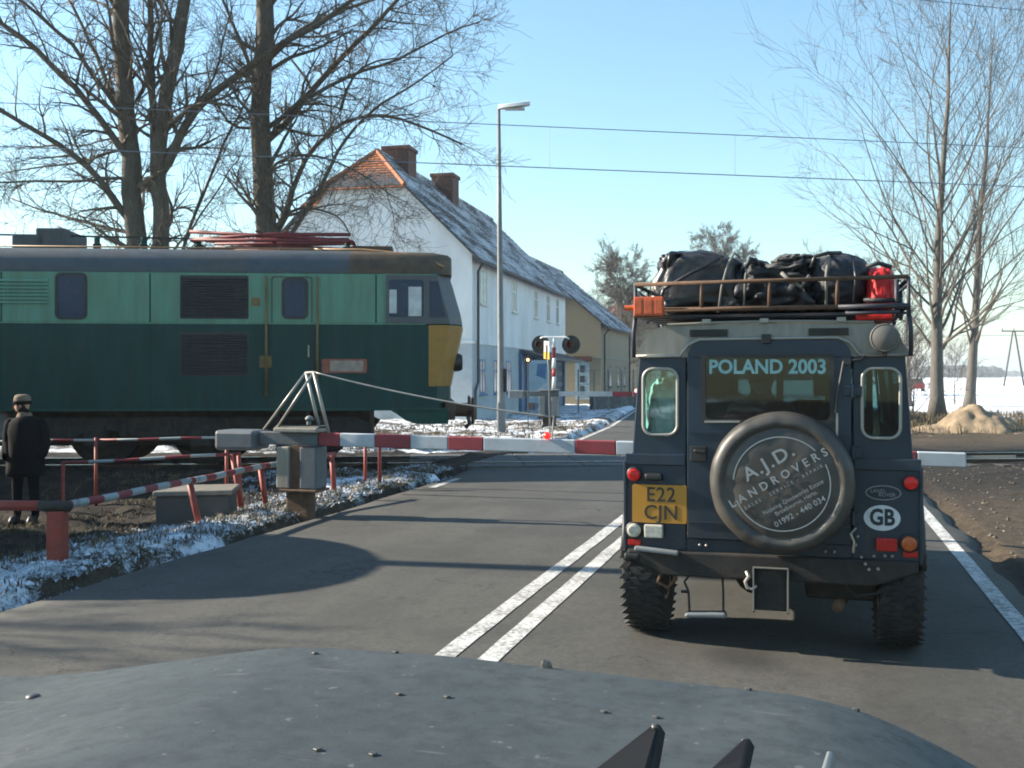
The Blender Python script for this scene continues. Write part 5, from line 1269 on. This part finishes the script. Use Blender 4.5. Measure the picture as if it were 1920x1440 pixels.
for k in range(3): MB().xz(rrect(-1.25, -.95, .7 + .6*k, 1.1 + .6*k, .05), [], -.06, -.051).build('door_pane', K['darkwin'], dd)
for y in (3.4, 6.4, 9.0): house_window(YH, y, 1.0, 2.3, .8, K['pipe'], K['darkwin'])
# low garden wall and hedge under the yellow house
gwl = MB().bar((4.0, 52.0, .35), (8.8, 60.5, .35), .3, .9).build('garden_wall', simple('dark_wall', (.075, .078, .08), .85, var=.3, dirt=(.3, .32, .34), amt=.4, dscale=2), None, bevel=.05); tag(gwl, 'low dark garden wall in front of the yellow house', 'wall')
GF = empty('wire_fence', (0, 0, 0), 0, 'pale wire fence between shop and yellow house', 'fence')
for k in range(6): MB().tube([(3.0 + k*.9, 47 + k*2.4, -.1), (3.0 + k*.9, 47 + k*2.4, 2.0)], .04, 6).build('post', K['greysteel'], GF)
for z in (1.95, 1.3, .7): MB().tube([(3.0, 47, z), (7.5, 59, z)], .015, 4).build('fence_wire', K['greysteel'], GF)
# far house with red roof among the trees
RH = empty('far_house', (11.0, 92, 0), .2, 'small far house with brown roof behind the bare trees', 'house')
MB().loft([[(-3, y, -.2), (3, y, -.2), (3, y, 5), (0, y, 8.2), (-3, y, 5)] for y in (0, 8)]).build('wall', K['yellowwall'], RH)
rb = MB(); slab(rb, [(3.4, -.4, 4.7), (3.4, 8.4, 4.7), (0, 8.4, 8.4), (0, -.4, 8.4)]); slab(rb, [(-3.4, -.4, 4.7), (0, -.4, 8.4), (0, 8.4, 8.4), (-3.4, 8.4, 4.7)]); rr__ = rb.build('roof', K['brick'], RH)
MB().box(.5, 1.3, 3, 3.8, 7, 9.3).build('chimney', K['brick'], rr__)
for x in (-1.4, 1.4): MB().box(x - .5, x + .5, -.04, 0, 2.6, 4.0).build('window', K['darkwin'], RH)

# ------------------------------------------------------------------ trees
K['bark'] = simple('grey_brown_bark', (.095, .080, .062), .9, var=.45, scale=7, dirt=(.055, .046, .036), amt=.5, dscale=5, streak=(5, 5, .7), bump=1.0, bscale=20)
K['twig'] = simple('dark_twigs', (.115, .092, .07), .9, var=.3)
K['pbark'] = simple('poplar_bark', (.105, .097, .086), .9, var=.35, scale=5, dirt=(.08, .07, .06), amt=.5, dscale=4, streak=(4, 4, .6), bump=.8, bscale=16)
K['ptwig'] = simple('poplar_twigs', (.105, .09, .077), .9, var=.25)
def sides(r): return 9 if r > .12 else 6 if r > .05 else 4 if r > .018 else 3
def rot_dir(d, ang, rng):
    o = d.orthogonal().normalized(); o = Matrix.Rotation(rng.uniform(0, 2*math.pi), 3, d) @ o
    return (d * math.cos(ang) + o * math.sin(ang)).normalized()
def grow(mb, p, d, L, r, lvl, rng, o):
    n = max(3, min(9, int(L / o['seg']) + 2)); pts = [p.copy()]; dirs = [d.copy()]; rs = [r]; st = L / n
    for i in range(n):
        d = (d + Vector((rng.gauss(0, 1), rng.gauss(0, 1), rng.gauss(0, 1))) * o['wig'] + Vector((0, 0, o['up']))).normalized()
        p = p + d * st; pts.append(p); dirs.append(d); rs.append(max(o['rmin'], r * (1 - .75 * (i + 1) / n)))
    mb.tube(pts, rs, sides(r), cap=False)
    if lvl <= 0: return
    kids = o['kids'] if lvl > 1 else o['kids'] + o.get('twig', 2)
    for k in range(kids):
        t = rng.uniform(.22, 1) if k else 1.0
        i = min(n, max(1, int(t * n)))
        grow(mb, pts[i], rot_dir(dirs[i], R(rng.uniform(*o['ang'])), rng), L * rng.uniform(*o['ratio']), max(o['rmin'], rs[i] * .72), lvl - 1, rng, o)
def limb(tb, cb, pts, r0, r1, rng, o, n_kids, lvl, kid_len):
    """a traced main limb (part of the trunk mesh) with side branches grown in the crown mesh"""
    P = [Vector(p) for p in pts]; fine = []
    for a, b in zip(P, P[1:]):
        m = max(2, int((b - a).length / .35))
        for i in range(m): fine.append(a.lerp(b, i / m))
    fine.append(P[-1])
    for _ in range(2):
        fine = [fine[0]] + [(fine[i-1] + fine[i]*2 + fine[i+1]) / 4 for i in range(1, len(fine) - 1)] + [fine[-1]]
    N = len(fine)
    fine = [q + Vector((fb(q.z, q.x, 1.5, 2, 3), fb(q.x, q.z, 1.5, 2, 8), fb(q.z, q.y, 1.3, 2, 5))) * .05 for q in fine]
    rs = [(r0 + (r1 - r0) * (i / (N - 1)) ** .8) * .84 for i in range(N)]
    tb.tube(fine, rs, sides(r0) + 2, cap=True)
    for k in range(n_kids):
        i = int(N * (.15 + .85 * (k + rng.random()) / n_kids)); i = min(N - 1, max(1, i))
        d = (fine[i] - fine[i-1]).normalized()
        grow(cb, fine[i], rot_dir(d, R(rng.uniform(25, 70)), rng), kid_len * rng.uniform(.5, 1.1), max(.010, min(.06, rs[i] * .5)), lvl, rng, o)
OL = dict(seg=.35, wig=.14, up=.02, rmin=.0042, kids=4, twig=3, ang=(22, 62), ratio=(.42, .68))
def traced(name, label, d, base_px, trunks, limbs, seed, group='bare trees behind the locomotive'):
    T = empty(name, (X_(base_px, d), d, 0), 0, label, 'tree', group); off = Vector((X_(base_px, d), d, 0)); rng = random.Random(seed)
    tb, cb = MB(), MB()
    def W(l, j=1.2):
        out = []; dy = rng.uniform(-1, 1) * j; n = len(l)
        for i, (x, y) in enumerate(l): 
            q = at(x, y, d) - off; q.y += dy * (i / max(1, n - 1)) * 1.3; q.x *= 1; out.append(q)
        return out
    def joined(l):           # start every limb inside the stem it leaves
        x0, y0 = l[0]; best = None
        for tl, _, _ in trunks:
            for (xa, ya), (xb, yb) in zip(tl, tl[1:]):
                if min(ya, yb) - 1 <= y0 + 14 <= max(ya, yb) + 1:
                    xt = xa + (xb - xa) * ((y0 + 14) - ya) / (yb - ya)
                    if best is None or abs(xt - x0) < abs(best - x0): best = xt
        return [(best, y0 + 14)] + list(l) if best is not None and abs(best - x0) < 75 else list(l)
    for l, r0, r1 in trunks: limb(tb, cb, W(l, .3), r0, r1, rng, OL, 22, 2, 2.3)
    for l, r0, r1, nk in limbs: limb(tb, cb, W(joined(l)), r0, r1, rng, OL, int(nk * 1.25), 2, 1.5)
    tb.build('trunk', K['bark'], T, smooth=True); cb.build('crown', K['twig'], T)
    return T
traced('lime_tree', 'leftmost large bare tree with two upright stems behind the locomotive roof', 25, 268,
  [([(262, 800), (256, 450), (246, 330), (234, 170), (226, 0), (222, -160)], .36, .20), ([(290, 760), (303, 450), (300, 300), (308, 215), (340, 90), (362, -40), (380, -160)], .30, .15), ([(292, 320), (286, 200), (284, 90), (288, -60)], .13, .07)],
  [([(228, 400), (195, 335), (120, 272), (40, 232), (-60, 160)], .13, .04, 16), ([(238, 290), (180, 200), (100, 112), (20, 52), (-80, 5)], .12, .04, 16), ([(232, 260), (192, 150), (145, 60), (90, -40)], .10, .04, 14),
   ([(230, 210), (160, 100), (80, 30), (10, -10)], .09, .03, 14), ([(240, 330), (150, 345), (70, 340), (0, 352), (-70, 345)], .06, .02, 14), ([(230, 430), (130, 408), (50, 385), (-40, 350)], .07, .02, 12),
   ([(318, 312), (368, 215), (440, 162), (520, 112), (620, 62), (730, -20)], .15, .05, 18), ([(318, 600), (330, 480), (340, 420), (372, 335), (415, 225), (452, 150), (480, 60)], .07, .025, 14), ([(240, 190), (262, 120), (250, 40), (268, -40)], .06, .02, 10),
   ([(322, 560), (336, 455), (395, 370), (425, 310), (440, 300)], .05, .015, 10), ([(225, 270), (140, 300), (60, 300), (-30, 310)], .05, .02, 12), ([(300, 260), (340, 220), (400, 180), (420, 90), (440, 20)], .06, .02, 14)], 11)
traced('ash_tree', 'large single-stemmed bare tree reaching over the white house gable', 25.6, 500,
  [([(510, 800), (502, 450), (492, 330), (487, 200), (497, 80), (500, -120)], .37, .24)],
  [([(505, 258), (560, 190), (620, 112), (690, 40), (760, -40)], .13, .05, 18), ([(512, 235), (570, 192), (650, 150), (750, 122), (840, 70), (900, 55)], .09, .02, 20), ([(520, 430), (560, 292), (630, 212), (712, 192), (800, 222), (862, 246)], .11, .03, 22),
   ([(515, 560), (545, 440), (600, 358), (648, 262), (715, 195), (790, 160), (850, 110)], .10, .02, 20), ([(520, 425), (545, 395), (580, 392), (640, 405), (660, 440)], .07, .02, 12), ([(505, 120), (560, 70), (630, 45), (720, 20), (820, 5)], .08, .02, 16),
   ([(490, 230), (440, 250), (400, 200), (380, 110)], .06, .02, 12), ([(500, 330), (550, 290), (620, 305), (690, 340), (740, 380)], .06, .015, 16), ([(488, 180), (470, 110), (440, 40), (420, -40)], .07, .03, 12), ([(640, 205), (650, 130), (700, 95), (790, 85)], .05, .015, 12),
   ([(720, 345), (735, 390), (728, 440)], .02, .008, 8), ([(500, 400), (450, 350), (410, 320)], .05, .015, 10)], 12)
def upright_tree(name, label, X, Y, Ht, r, seed, bark, twig, n_br=34, base=.16, ang=(26, 44), brl=.36, lvl=2, rmin=.006, group=None, wig=.07, up=.05, tap=.75, kids=4, tw=2, bk=.42, low=1.0):
    T = empty(name, (X, Y, ground_z(X, Y) - .05), 0, label, 'tree', group); rng = random.Random(seed); tb, cb = MB(), MB()
    N = 22; pts = [Vector((0, 0, 0))]; d = Vector((rng.gauss(0, .02), rng.gauss(0, .02), 1)).normalized()
    for i in range(N):
        d = (d + Vector((rng.gauss(0, .022), rng.gauss(0, .022), .12))).normalized(); pts.append(pts[-1] + d * Ht / N)
    rs = [r * (1.25 if i == 0 else 1) * max(.05, 1 - (i / N) ** tap * .96) for i in range(N + 1)]
    tb.tube(pts, rs, 10)
    o = dict(seg=Ht * .03, wig=wig, up=up, rmin=rmin, kids=kids, twig=tw, ang=(18, 48), ratio=(.40, .62))
    for k in range(n_br):
        t = base + (1 - base) * ((k + rng.random()) / n_br) ** low * .97
        f = t * N; i = min(N - 1, int(f)); p = pts[i].lerp(pts[i+1], f - i)
        a = R(rng.uniform(*ang)); dd = Vector((math.sin(a) * math.cos(k * 2.4 + rng.random()), math.sin(a) * math.sin(k * 2.4 + rng.random()), math.cos(a)))
        L = Ht * brl * (1 - .62 * t) * rng.uniform(.7, 1.1) * min(1, .72 + (t - base) * 2)
        grow(cb, p, dd, L, max(rmin * 1.5, rs[i] * bk), lvl, rng, o)
    tb.build('trunk', bark, T, smooth=True); cb.build('crown', twig, T)
    return T
upright_tree('poplar_tree', 'tall bare poplar with thick trunk, left of the pair by the sand heap', X_(1757, 43.5), 43.5, 19.0, .34, 21, K['pbark'], K['ptwig'], 46, .13, (28, 48), .50, 3, .0046, 'bare poplars right of the road', kids=4, tw=1, tap=.60, bk=.28, low=1.35)
upright_tree('slim_poplar_tree', 'slimmer bare poplar, right of the pair behind the sand heap', X_(1817, 50), 50, 19.0, .29, 22, K['pbark'], K['ptwig'], 36, .14, (26, 46), .44, 3, .0050, 'bare poplars right of the road', kids=4, tw=1, tap=.60, bk=.28, low=1.35)
upright_tree('bare_tree', 'round bare tree rising behind the yellow house roof', X_(1165, 86), 86, 10.8, .24, 23, K['pbark'], K['ptwig'], 34, .20, (30, 75), .46, 3, .0095, 'far bare trees', .13, kids=7, up=.02)
upright_tree('bare_tree', 'bare tree rising behind the tarpaulin load on the vehicle', X_(1352, 96), 96, 13.6, .28, 24, K['pbark'], K['ptwig'], 36, .45, (35, 85), .44, 3, .010, 'far bare trees', .14, kids=7, up=.01)
for k, (px, d, h, lb) in enumerate(((1530, 80, 9.6, 'thin bare tree above the holdall on the roof rack'), (1600, 74, 9.0, 'bushy bare tree just left of the thick poplar'), (1650, 60, 8.0, 'low bare tree behind the red bag'), (1705, 58, 6.2, 'small bare tree beside the right edge of the vehicle'), (1130, 100, 9.5, 'faint bare tree left of the round bare tree'))):
    upright_tree('bare_tree', lb, X_(px, d), d, h, .16, 30 + k, K['pbark'], K['ptwig'], 24, .10, (25, 60), .5, 3, .0075, 'far bare trees', .12, kids=4)
for k, (px, d, h, lb) in enumerate(((1712, 46, 2.4, 'bare shrub at the foot of the thick poplar'), (1790, 62, 3.0, 'bare shrub between the two poplar trunks'), (1690, 52, 3.2, 'bare shrub close to the vehicle side'))):
    upright_tree('bare_shrub', lb, X_(px, d), d, h, .05, 40 + k, K['ptwig'], K['ptwig'], 22, .03, (20, 60), .8, 2, .006, 'bare shrubs under the poplars', .12)
# out of frame on the left: their shadows lie across the road
upright_tree('roadside_tree', 'bare roadside tree on the left whose branches shade the near road', -14.5, 8.7, 6.6, .16, 51, K['bark'], K['twig'], 18, .25, (30, 60), .45, 2, .008, None)
UP = empty('utility_pole', (-12.4, 11.5, ground_z(-12.4, 11.5)), 0, 'round wooden utility pole on the left casting a thin shadow over the road', 'pole')
MB().tube([(0, 0, -.2), (0, 0, 8.6)], [.16, .12], 12).build('pole', K['bark'], UP, smooth=True); MB().box(-.8, .8, -.05, .05, 8.0, 8.12).build('cross_bar', K['bark'], UP)
for x in (-.7, .7): MB().lathe([(.03, 0), (.05, .05), (.03, .08), (.05, .12), (.02, .16)], (x, 0, 8.12), (0, 0, 1), 10).build('insulator', K['white'], UP)
HT = empty('shadow_hut', (-9.15, 10.2, -.25), 0, 'unseen barrel roofed hut added to cast the broad shadow on the left lane', 'hut')  # unseen, added to throw the rounded shadow over the left lane
MB().box(-2.0, 2.0, -1.35, 1.35, -.2, 2.45).build('wall', K['yellowwall'], HT)
rg = lambda x: [(x, 1.6 * math.cos(R(a)), 2.45 + .85 * math.sin(R(a))) for a in range(0, 181, 15)]
MB().loft([rg(-2.2), rg(2.2)]).build('roof', K['roofgrey'], HT, smooth=True, auto=40)
dd = MB().box(2.002, 2.05, -.45, .45, 0, 2.0).build('door', K['winblue'], HT); MB().tube([(2.07, .3, 1.0), (2.07, .3, 1.15)], .015, 6).build('handle', K['steel'], dd)
MB().box(-.6, .6, -1.39, -1.352, 1.0, 1.9).build('window', K['darkwin'], HT)

SH = empty('shadow_shed', (-10.0, 12.9, -.25), 0, 'unseen flat roofed shed added to shade the left verge and railings', 'shed')  # unseen, added to keep sun off the left verge and railings
MB().box(-1.5, 1.5, -1.2, 1.2, -.2, 2.5).build('wall', K['bark'], SH); MB().hexa([(-1.7,-1.4,2.5),(1.7,-1.4,2.62),(-1.7,1.4,2.5),(1.7,1.4,2.62),(-1.7,-1.4,2.6),(1.7,-1.4,2.72),(-1.7,1.4,2.6),(1.7,1.4,2.72)]).build('roof', K['roofgrey'], SH)
MB().box(1.502, 1.55, -.5, .5, 0, 1.95).build('door', K['rust'], SH)
# ------------------------------------------------------------------ right-hand things
K['sand'] = simple('yellow_sand', (.235, .175, .11), .95, var=.3, scale=4, dirt=(.13, .095, .06), amt=.55, dscale=3, bump=.8, bscale=12)
sc = Vector((X_(1838, 32), 32, 0)); b = MB(); n = 60
for j in range(n + 1):
    for i in range(n + 1):
        x = -2.6 + 5.2 * i / n; y = -2.4 + 4.8 * j / n
        r = math.hypot((x + .1) / 1.35, y / 1.4) * (1 + .22 * fb(x, y, .8, 3, 6)); h = .88 * max(0, 1 - r) ** .9 + .26 * max(0, 1 - math.hypot((x - 1.1) / .9, y / 1.1)) + .25 * max(0, 1 - math.hypot((x + 1.3) / 1.0, y / 1.2))
        X, Y = sc.x + x, sc.y + y
        b.v.append((x, y, ground_z(X, Y) - .06 + h * (1 + .25 * fb(x, y, 1.6, 4, 2)) + fb(x, y, 5, 3, 1) * .05 + abs(fb(x, y, 2.5, 3, 8)) * .08))
for j in range(n):
    for i in range(n): a = j * (n + 1) + i; b.f.append((a, a + 1, a + n + 2, a + n + 1))
so = b.build('sand_heap', K['sand'], None, smooth=True); so.location = sc; tag(so, 'heap of yellow sand right of the road below the poplars', 'sand heap')
PY = empty('electricity_pylon', (X_(1901, 172), 172, 0), .15, 'distant A-shaped electricity pole standing in the snow field', 'pylon')
for x in (-2.0, 2.0): MB().tube([(x, 0, -1), (x * .08, 0, 9.2)], [.17, .13], 8).build('leg', K['pipe'], PY)
MB().bar((-2.2, 0, 9.1), (2.2, 0, 9.1), .16, .2).build('cross_arm', K['pipe'], PY)
for x in (-2.1, 0, 2.1): MB().tube([(x, 0, 9.1), (x, 0, 9.6)], .06, 6).build('insulator', K['pipe'], PY)
for x in (-2.1, 2.1): MB().tube(wire_pts((x, -6, 9.55), (x + 4, 160, 8.8), 2.0) if False else wire_pts((x - 60, 20, 9.6), (x + 60, -20, 9.6), 1.2), .02, 4).build('line_wire', K['wire'], PY)
CR = empty('distant_car', (X_(1717, 118), 118, ground_z(X_(1717, 118), 118)), -.3, 'small dark red car parked far off beside the poplar trunk', 'car')
MB().loft([[(x, y, z) for x, z in ((-.82, .3), (.82, .3), (.84, .62), (.80, .9), (-.80, .9), (-.84, .62))] for y in (-1.9, -.2, 1.9)]).build('body', simple('dark_red_paint', (.22, .02, .022), .35), CR, bevel=.05)
MB().loft([[(x * q, y, z) for x, z in ((-.78, .9), (.78, .9), (.62, 1.42), (-.62, 1.42))] for y, q in ((-1.2, .98), (.9, .98))]).build('cabin', K['darkwin'], CR, bevel=.05)
MB().box(-.60, .60, -1.05, .8, 1.42, 1.50).build('snowy_roof', K['white'], CR, bevel=.03)
for x in (-.75, .75):
    for y in (-1.25, 1.25): MB().lathe([(.1, -.1), (.3, -.09), (.31, 0), (.3, .09), (.1, .1)], (x, y, .3), (1, 0, 0), 18).build('wheel', K['rubber'], CR)
    MB().box(x * .86 - .12, x * .86 + .12, -1.96, -1.91, .66, .8).build('tail_lamp', K['redrefl'], CR)
# far woods
K['wood'] = simple('far_wood', (.055, .062, .050), .95, var=.3, scale=.05)
def wood(name, label, x0, x1, d, h, seed, n):
    rng = random.Random(seed); b = MB()
    for k in range(n):
        cx = rng.uniform(x0, x1); cy = d + rng.uniform(0, 90); r = h * rng.uniform(.18, .34); cz = rng.uniform(.25, .85) * h * (.75 + .35 * fb(cx, 0, .012, 3, seed)); o = len(b.v)
        for (u, v) in ((90, 0), (40, 0), (40, 72), (40, 144), (40, 216), (40, 288), (-30, 36), (-30, 108), (-30, 180), (-30, 252), (-30, 324), (-90, 0)):
            q = r * rng.uniform(.7, 1.25); b.v.append((cx + q * math.cos(R(u)) * math.cos(R(v)) * 1.2, cy + q * math.cos(R(u)) * math.sin(R(v)), max(-1, cz + q * math.sin(R(u)))))
        for i in range(5):
            j = (i + 1) % 5; b.f += [(o, o+1+i, o+1+j), (o+1+i, o+6+i, o+1+j), (o+1+j, o+6+i, o+6+j), (o+6+i, o+11, o+6+j)]
    for k in range(n // 2): 
        cx = rng.uniform(x0, x1); b.box(cx - .4, cx + .4, d + 5, d + 6, -1, h * .5)
    tag(b.build(name, K['wood']), label, 'wood', kind='stuff')
wood('far_wood', 'small distant wood on the snowy horizon left of the pylon', X_(1722, 1050), X_(1884, 1050), 1050, 13, 1, 900)
wood('horizon_wood', 'long low wood along the far right horizon', X_(1500, 1900), X_(2300, 1900), 1900, 12, 2, 1300)
wood('village_wood', 'bare wood closing the far end of the road', X_(900, 420), X_(1600, 420), 420, 9, 3, 700)

# ------------------------------------------------------------------ bonnet of the vehicle the photograph was taken from
OV = empty('own_vehicle', (0, 0, 0), -ROAD_T, 'blue grey bonnet of the photographer\'s own off-road vehicle in the foreground', 'car')
def bonnet_mat():
    m = Mat('faded_blue_grey_bonnet'); n1 = m.noise(3, 6, .6); n2 = m.noise(22, 6, .7); n3 = m.noise(160, 3, .7); n4 = m.noise(9, 6, .7, stretch=(.6, 3, 1))
    c = m.mix(m.ramp(n1, .35, .68), (.040, .050, .054), (.060, .071, .074))
    c = m.mix(m.math('MULTIPLY', m.ramp(n2, .45, .66), .75), c, (.027, .034, .037))
    sp_ = m.math('MULTIPLY', m.ramp(m.noise(38, 2, .5), .70, .74), .7); c = m.mix(sp_, c, (.13, .13, .12))
    scr = m.math('MULTIPLY', m.ramp(m.noise(7, 3, .5, stretch=(1, 9, 1)), .68, .73), .5); c = m.mix(scr, c, (.11, .115, .11))
    c = m.mix(m.math('MULTIPLY', m.ramp(n3, .62, .72), .45), c, (.10, .105, .10))
    c = m.mix(m.math('MULTIPLY', m.ramp(n4, .60, .72), .5), c, (.085, .092, .09))
    m.base(c); m.rough(m.math('ADD', m.math('MULTIPLY', n2, .25), .58)); m.p.inputs['Specular IOR Level'].default_value = .25
    m.bump(m.math('ADD', m.math('MULTIPLY', n2, .5), n3), .12, .004); return m.m
K['bonnet'] = bonnet_mat()
K['boltsteel'] = simple('dull_bolt', (.08, .078, .072), .45, metal=.4)
K['bonnetedge'] = simple('worn_bonnet_paint', (.15, .155, .155), .6, var=.25, scale=18)
# local x across, y forward; height of the pressed panel
FY = 1.84
BS = .75          # the bonnet's middle lies left of the seat the photograph was taken from
def bon_z(x, y):
    x += BS
    z = 1.176 - .010 * (y - 1.2)
    z -= .100 * sm(-x, .10, .80) + .03 * sm(-x, .8, .98)
    z -= .02 * sm(x, .1, .8) + .17 * sm(x, .66, 1.25) ** 1.4
    z -= .045 * sm(y, FY - .06, FY) ** 2
    z += .004 * fb(x, y, 2.5, 3, 2)
    return z
b = MB(); xs_ = [-.98 + 2.3 * i / 90 for i in range(91)]; ysb = [.62 + (FY - .62) * (j / 50) ** .8 for j in range(51)]
for y in ysb:
    for x in xs_: b.v.append((x - BS, y - .06 * sm(abs(x - .2), .75, 1.2) * sm(y, 1.2, FY), bon_z(x - BS, y)))
nx_ = len(xs_)
for j in range(len(ysb) - 1):
    for i in range(nx_ - 1): a = j * nx_ + i; b.f.append((a, a + 1, a + nx_ + 1, a + nx_))
bo = b.build('bonnet', K['bonnet'], OV, smooth=True); so_ = bo.modifiers.new('thick', 'SOLIDIFY'); so_.thickness = .02; so_.offset = -1
lo_ = MB()
lo_.box(-.85 - BS, 1.15 - BS, .7, 1.60, .62, 1.02); lo_.box(-.90 - BS, 1.2 - BS, 1.35, 1.55, .50, .72); lo_.build('front_body', K['blue'], OV, bevel=.02)
for x in (-.60, .92):
    MB().lathe([(.20, -.12), (.34, -.13), (.39, -.11), (.40, 0), (.39, .11), (.34, .13), (.20, .12)], (x - BS, .95, .41), (1, 0, 0), 32).build('tyre', K['rubber'], OV, smooth=True, auto=40)
def bon_pt(px, py):
    """where the sight line through this place of the panel meets it"""
    dirv = Vector(((px - 960) / FOC, 1, -(py - HOR) / FOC)); dd = 1.0
    for _ in range(60):
        p = Vector((0, 0, EYE)) + dirv * dd; lx, ly = p.x * RE.x + p.y * RE.y, p.x * RU.x + p.y * RU.y
        dd += (p.z - bon_z(lx, ly)) * .9
    ly = min(ly, FY - .05)
    return lx, ly, bon_z(lx, ly)
for (px, py) in ((590, 1226), (742, 1224), (748, 1303), (838, 1308), (1132, 1336), (1230, 1346), (595, 1407), (699, 1416), (1415, 1277), (1594, 1304)):
    x, y, z = bon_pt(px, py)
    MB().lathe([(.0062, -.004), (.0062, .0028), (.0055, .0036), (0, .0038)], (x, y, z), (0, 0, 1), 6).build('bolt', K['boltsteel'], OV)
x, y, z = bon_pt(62, 1308); MB().lathe([(.014, -.004), (.012, .004), (.006, .006), (0, .007)], (x, y, z), (0, 0, 1), 16).build('bonnet_catch', K['boltsteel'], OV, smooth=True)
x, y, z = bon_pt(1083, 1226); MB().hexa([(x-.010,y-.010,z-.01),(x+.012,y-.010,z-.01),(x-.010,y+.010,z-.01),(x+.012,y+.010,z-.01),(x-.008,y-.008,z+.014),(x+.008,y-.009,z+.009),(x-.008,y+.008,z+.014),(x+.008,y+.008,z+.009)]).build('bonnet_stop', K['boltsteel'], OV, bevel=.004)
# wiper blades parked at the foot of the windscreen
def ov_pt(px, py, d):
    p = at(px, py, d); return Vector((p.x * RE.x + p.y * RE.y, p.x * RU.x + p.y * RU.y, p.z))
K['wiper'] = simple('matt_black_wiper', (.010, .010, .011), .75, spec=.15, dirt=(.035, .033, .03), amt=.3)
for name, m_, pts in (('wiper_arm', K['wiper'], ((1224, 1356), (1238, 1357), (1226, 1420), (1192, 1520), (1000, 1520), (1120, 1436))), ('wiper_arm', K['wiper'], ((1392, 1384), (1407, 1383), (1397, 1425), (1370, 1520), (1250, 1520), (1330, 1440))), ('washer_jet', K['greysteel'], ((1549, 1406), (1562, 1409), (1535, 1520), (1512, 1520)))):
    f = [ov_pt(x, y, .92 - (y - 1356) * .0012) for x, y in pts]; n = len(f); lo2 = [p + Vector((.004, .012, -.012)) for p in f]
    w = MB(); w.v = [tuple(p) for p in f + lo2]; w.f = [tuple(range(n)), tuple(range(2 * n - 1, n - 1, -1))] + [(i, (i + 1) % n, n + (i + 1) % n, n + i) for i in range(n)]
    wo = w.build(name, m_, OV, bevel=.0025)
    if name == 'wiper_arm':
        c = ov_pt(pts[0][0] + 4, pts[0][1] + 9, .905); MB().lathe([(.0028, -.003), (.0028, .003), (.0015, .004)], c, (0, -.6, .8), 10).build('rivet', K['boltsteel'], wo)

# ------------------------------------------------------------------ haze over the fields
HAZE = True
if HAZE:
    hz_ = MB().box(-3600, 3600, -80, 6200, -4, 60).build('haze', None)
    hm = bpy.data.materials.new('haze'); hm.use_nodes = True; ht = hm.node_tree; ht.nodes.remove(ht.nodes['Principled BSDF'])
    pv = ht.nodes.new('ShaderNodeVolumePrincipled'); pv.inputs['Color'].default_value = (.86, .93, 1, 1); pv.inputs['Density'].default_value = .00042; pv.inputs['Anisotropy'].default_value = .2
    ht.links.new(pv.outputs[0], ht.nodes['Material Output'].inputs['Volume']); hz_.data.materials.append(hm); tag(hz_, 'thin pale winter haze over the fields', 'haze', kind='stuff')
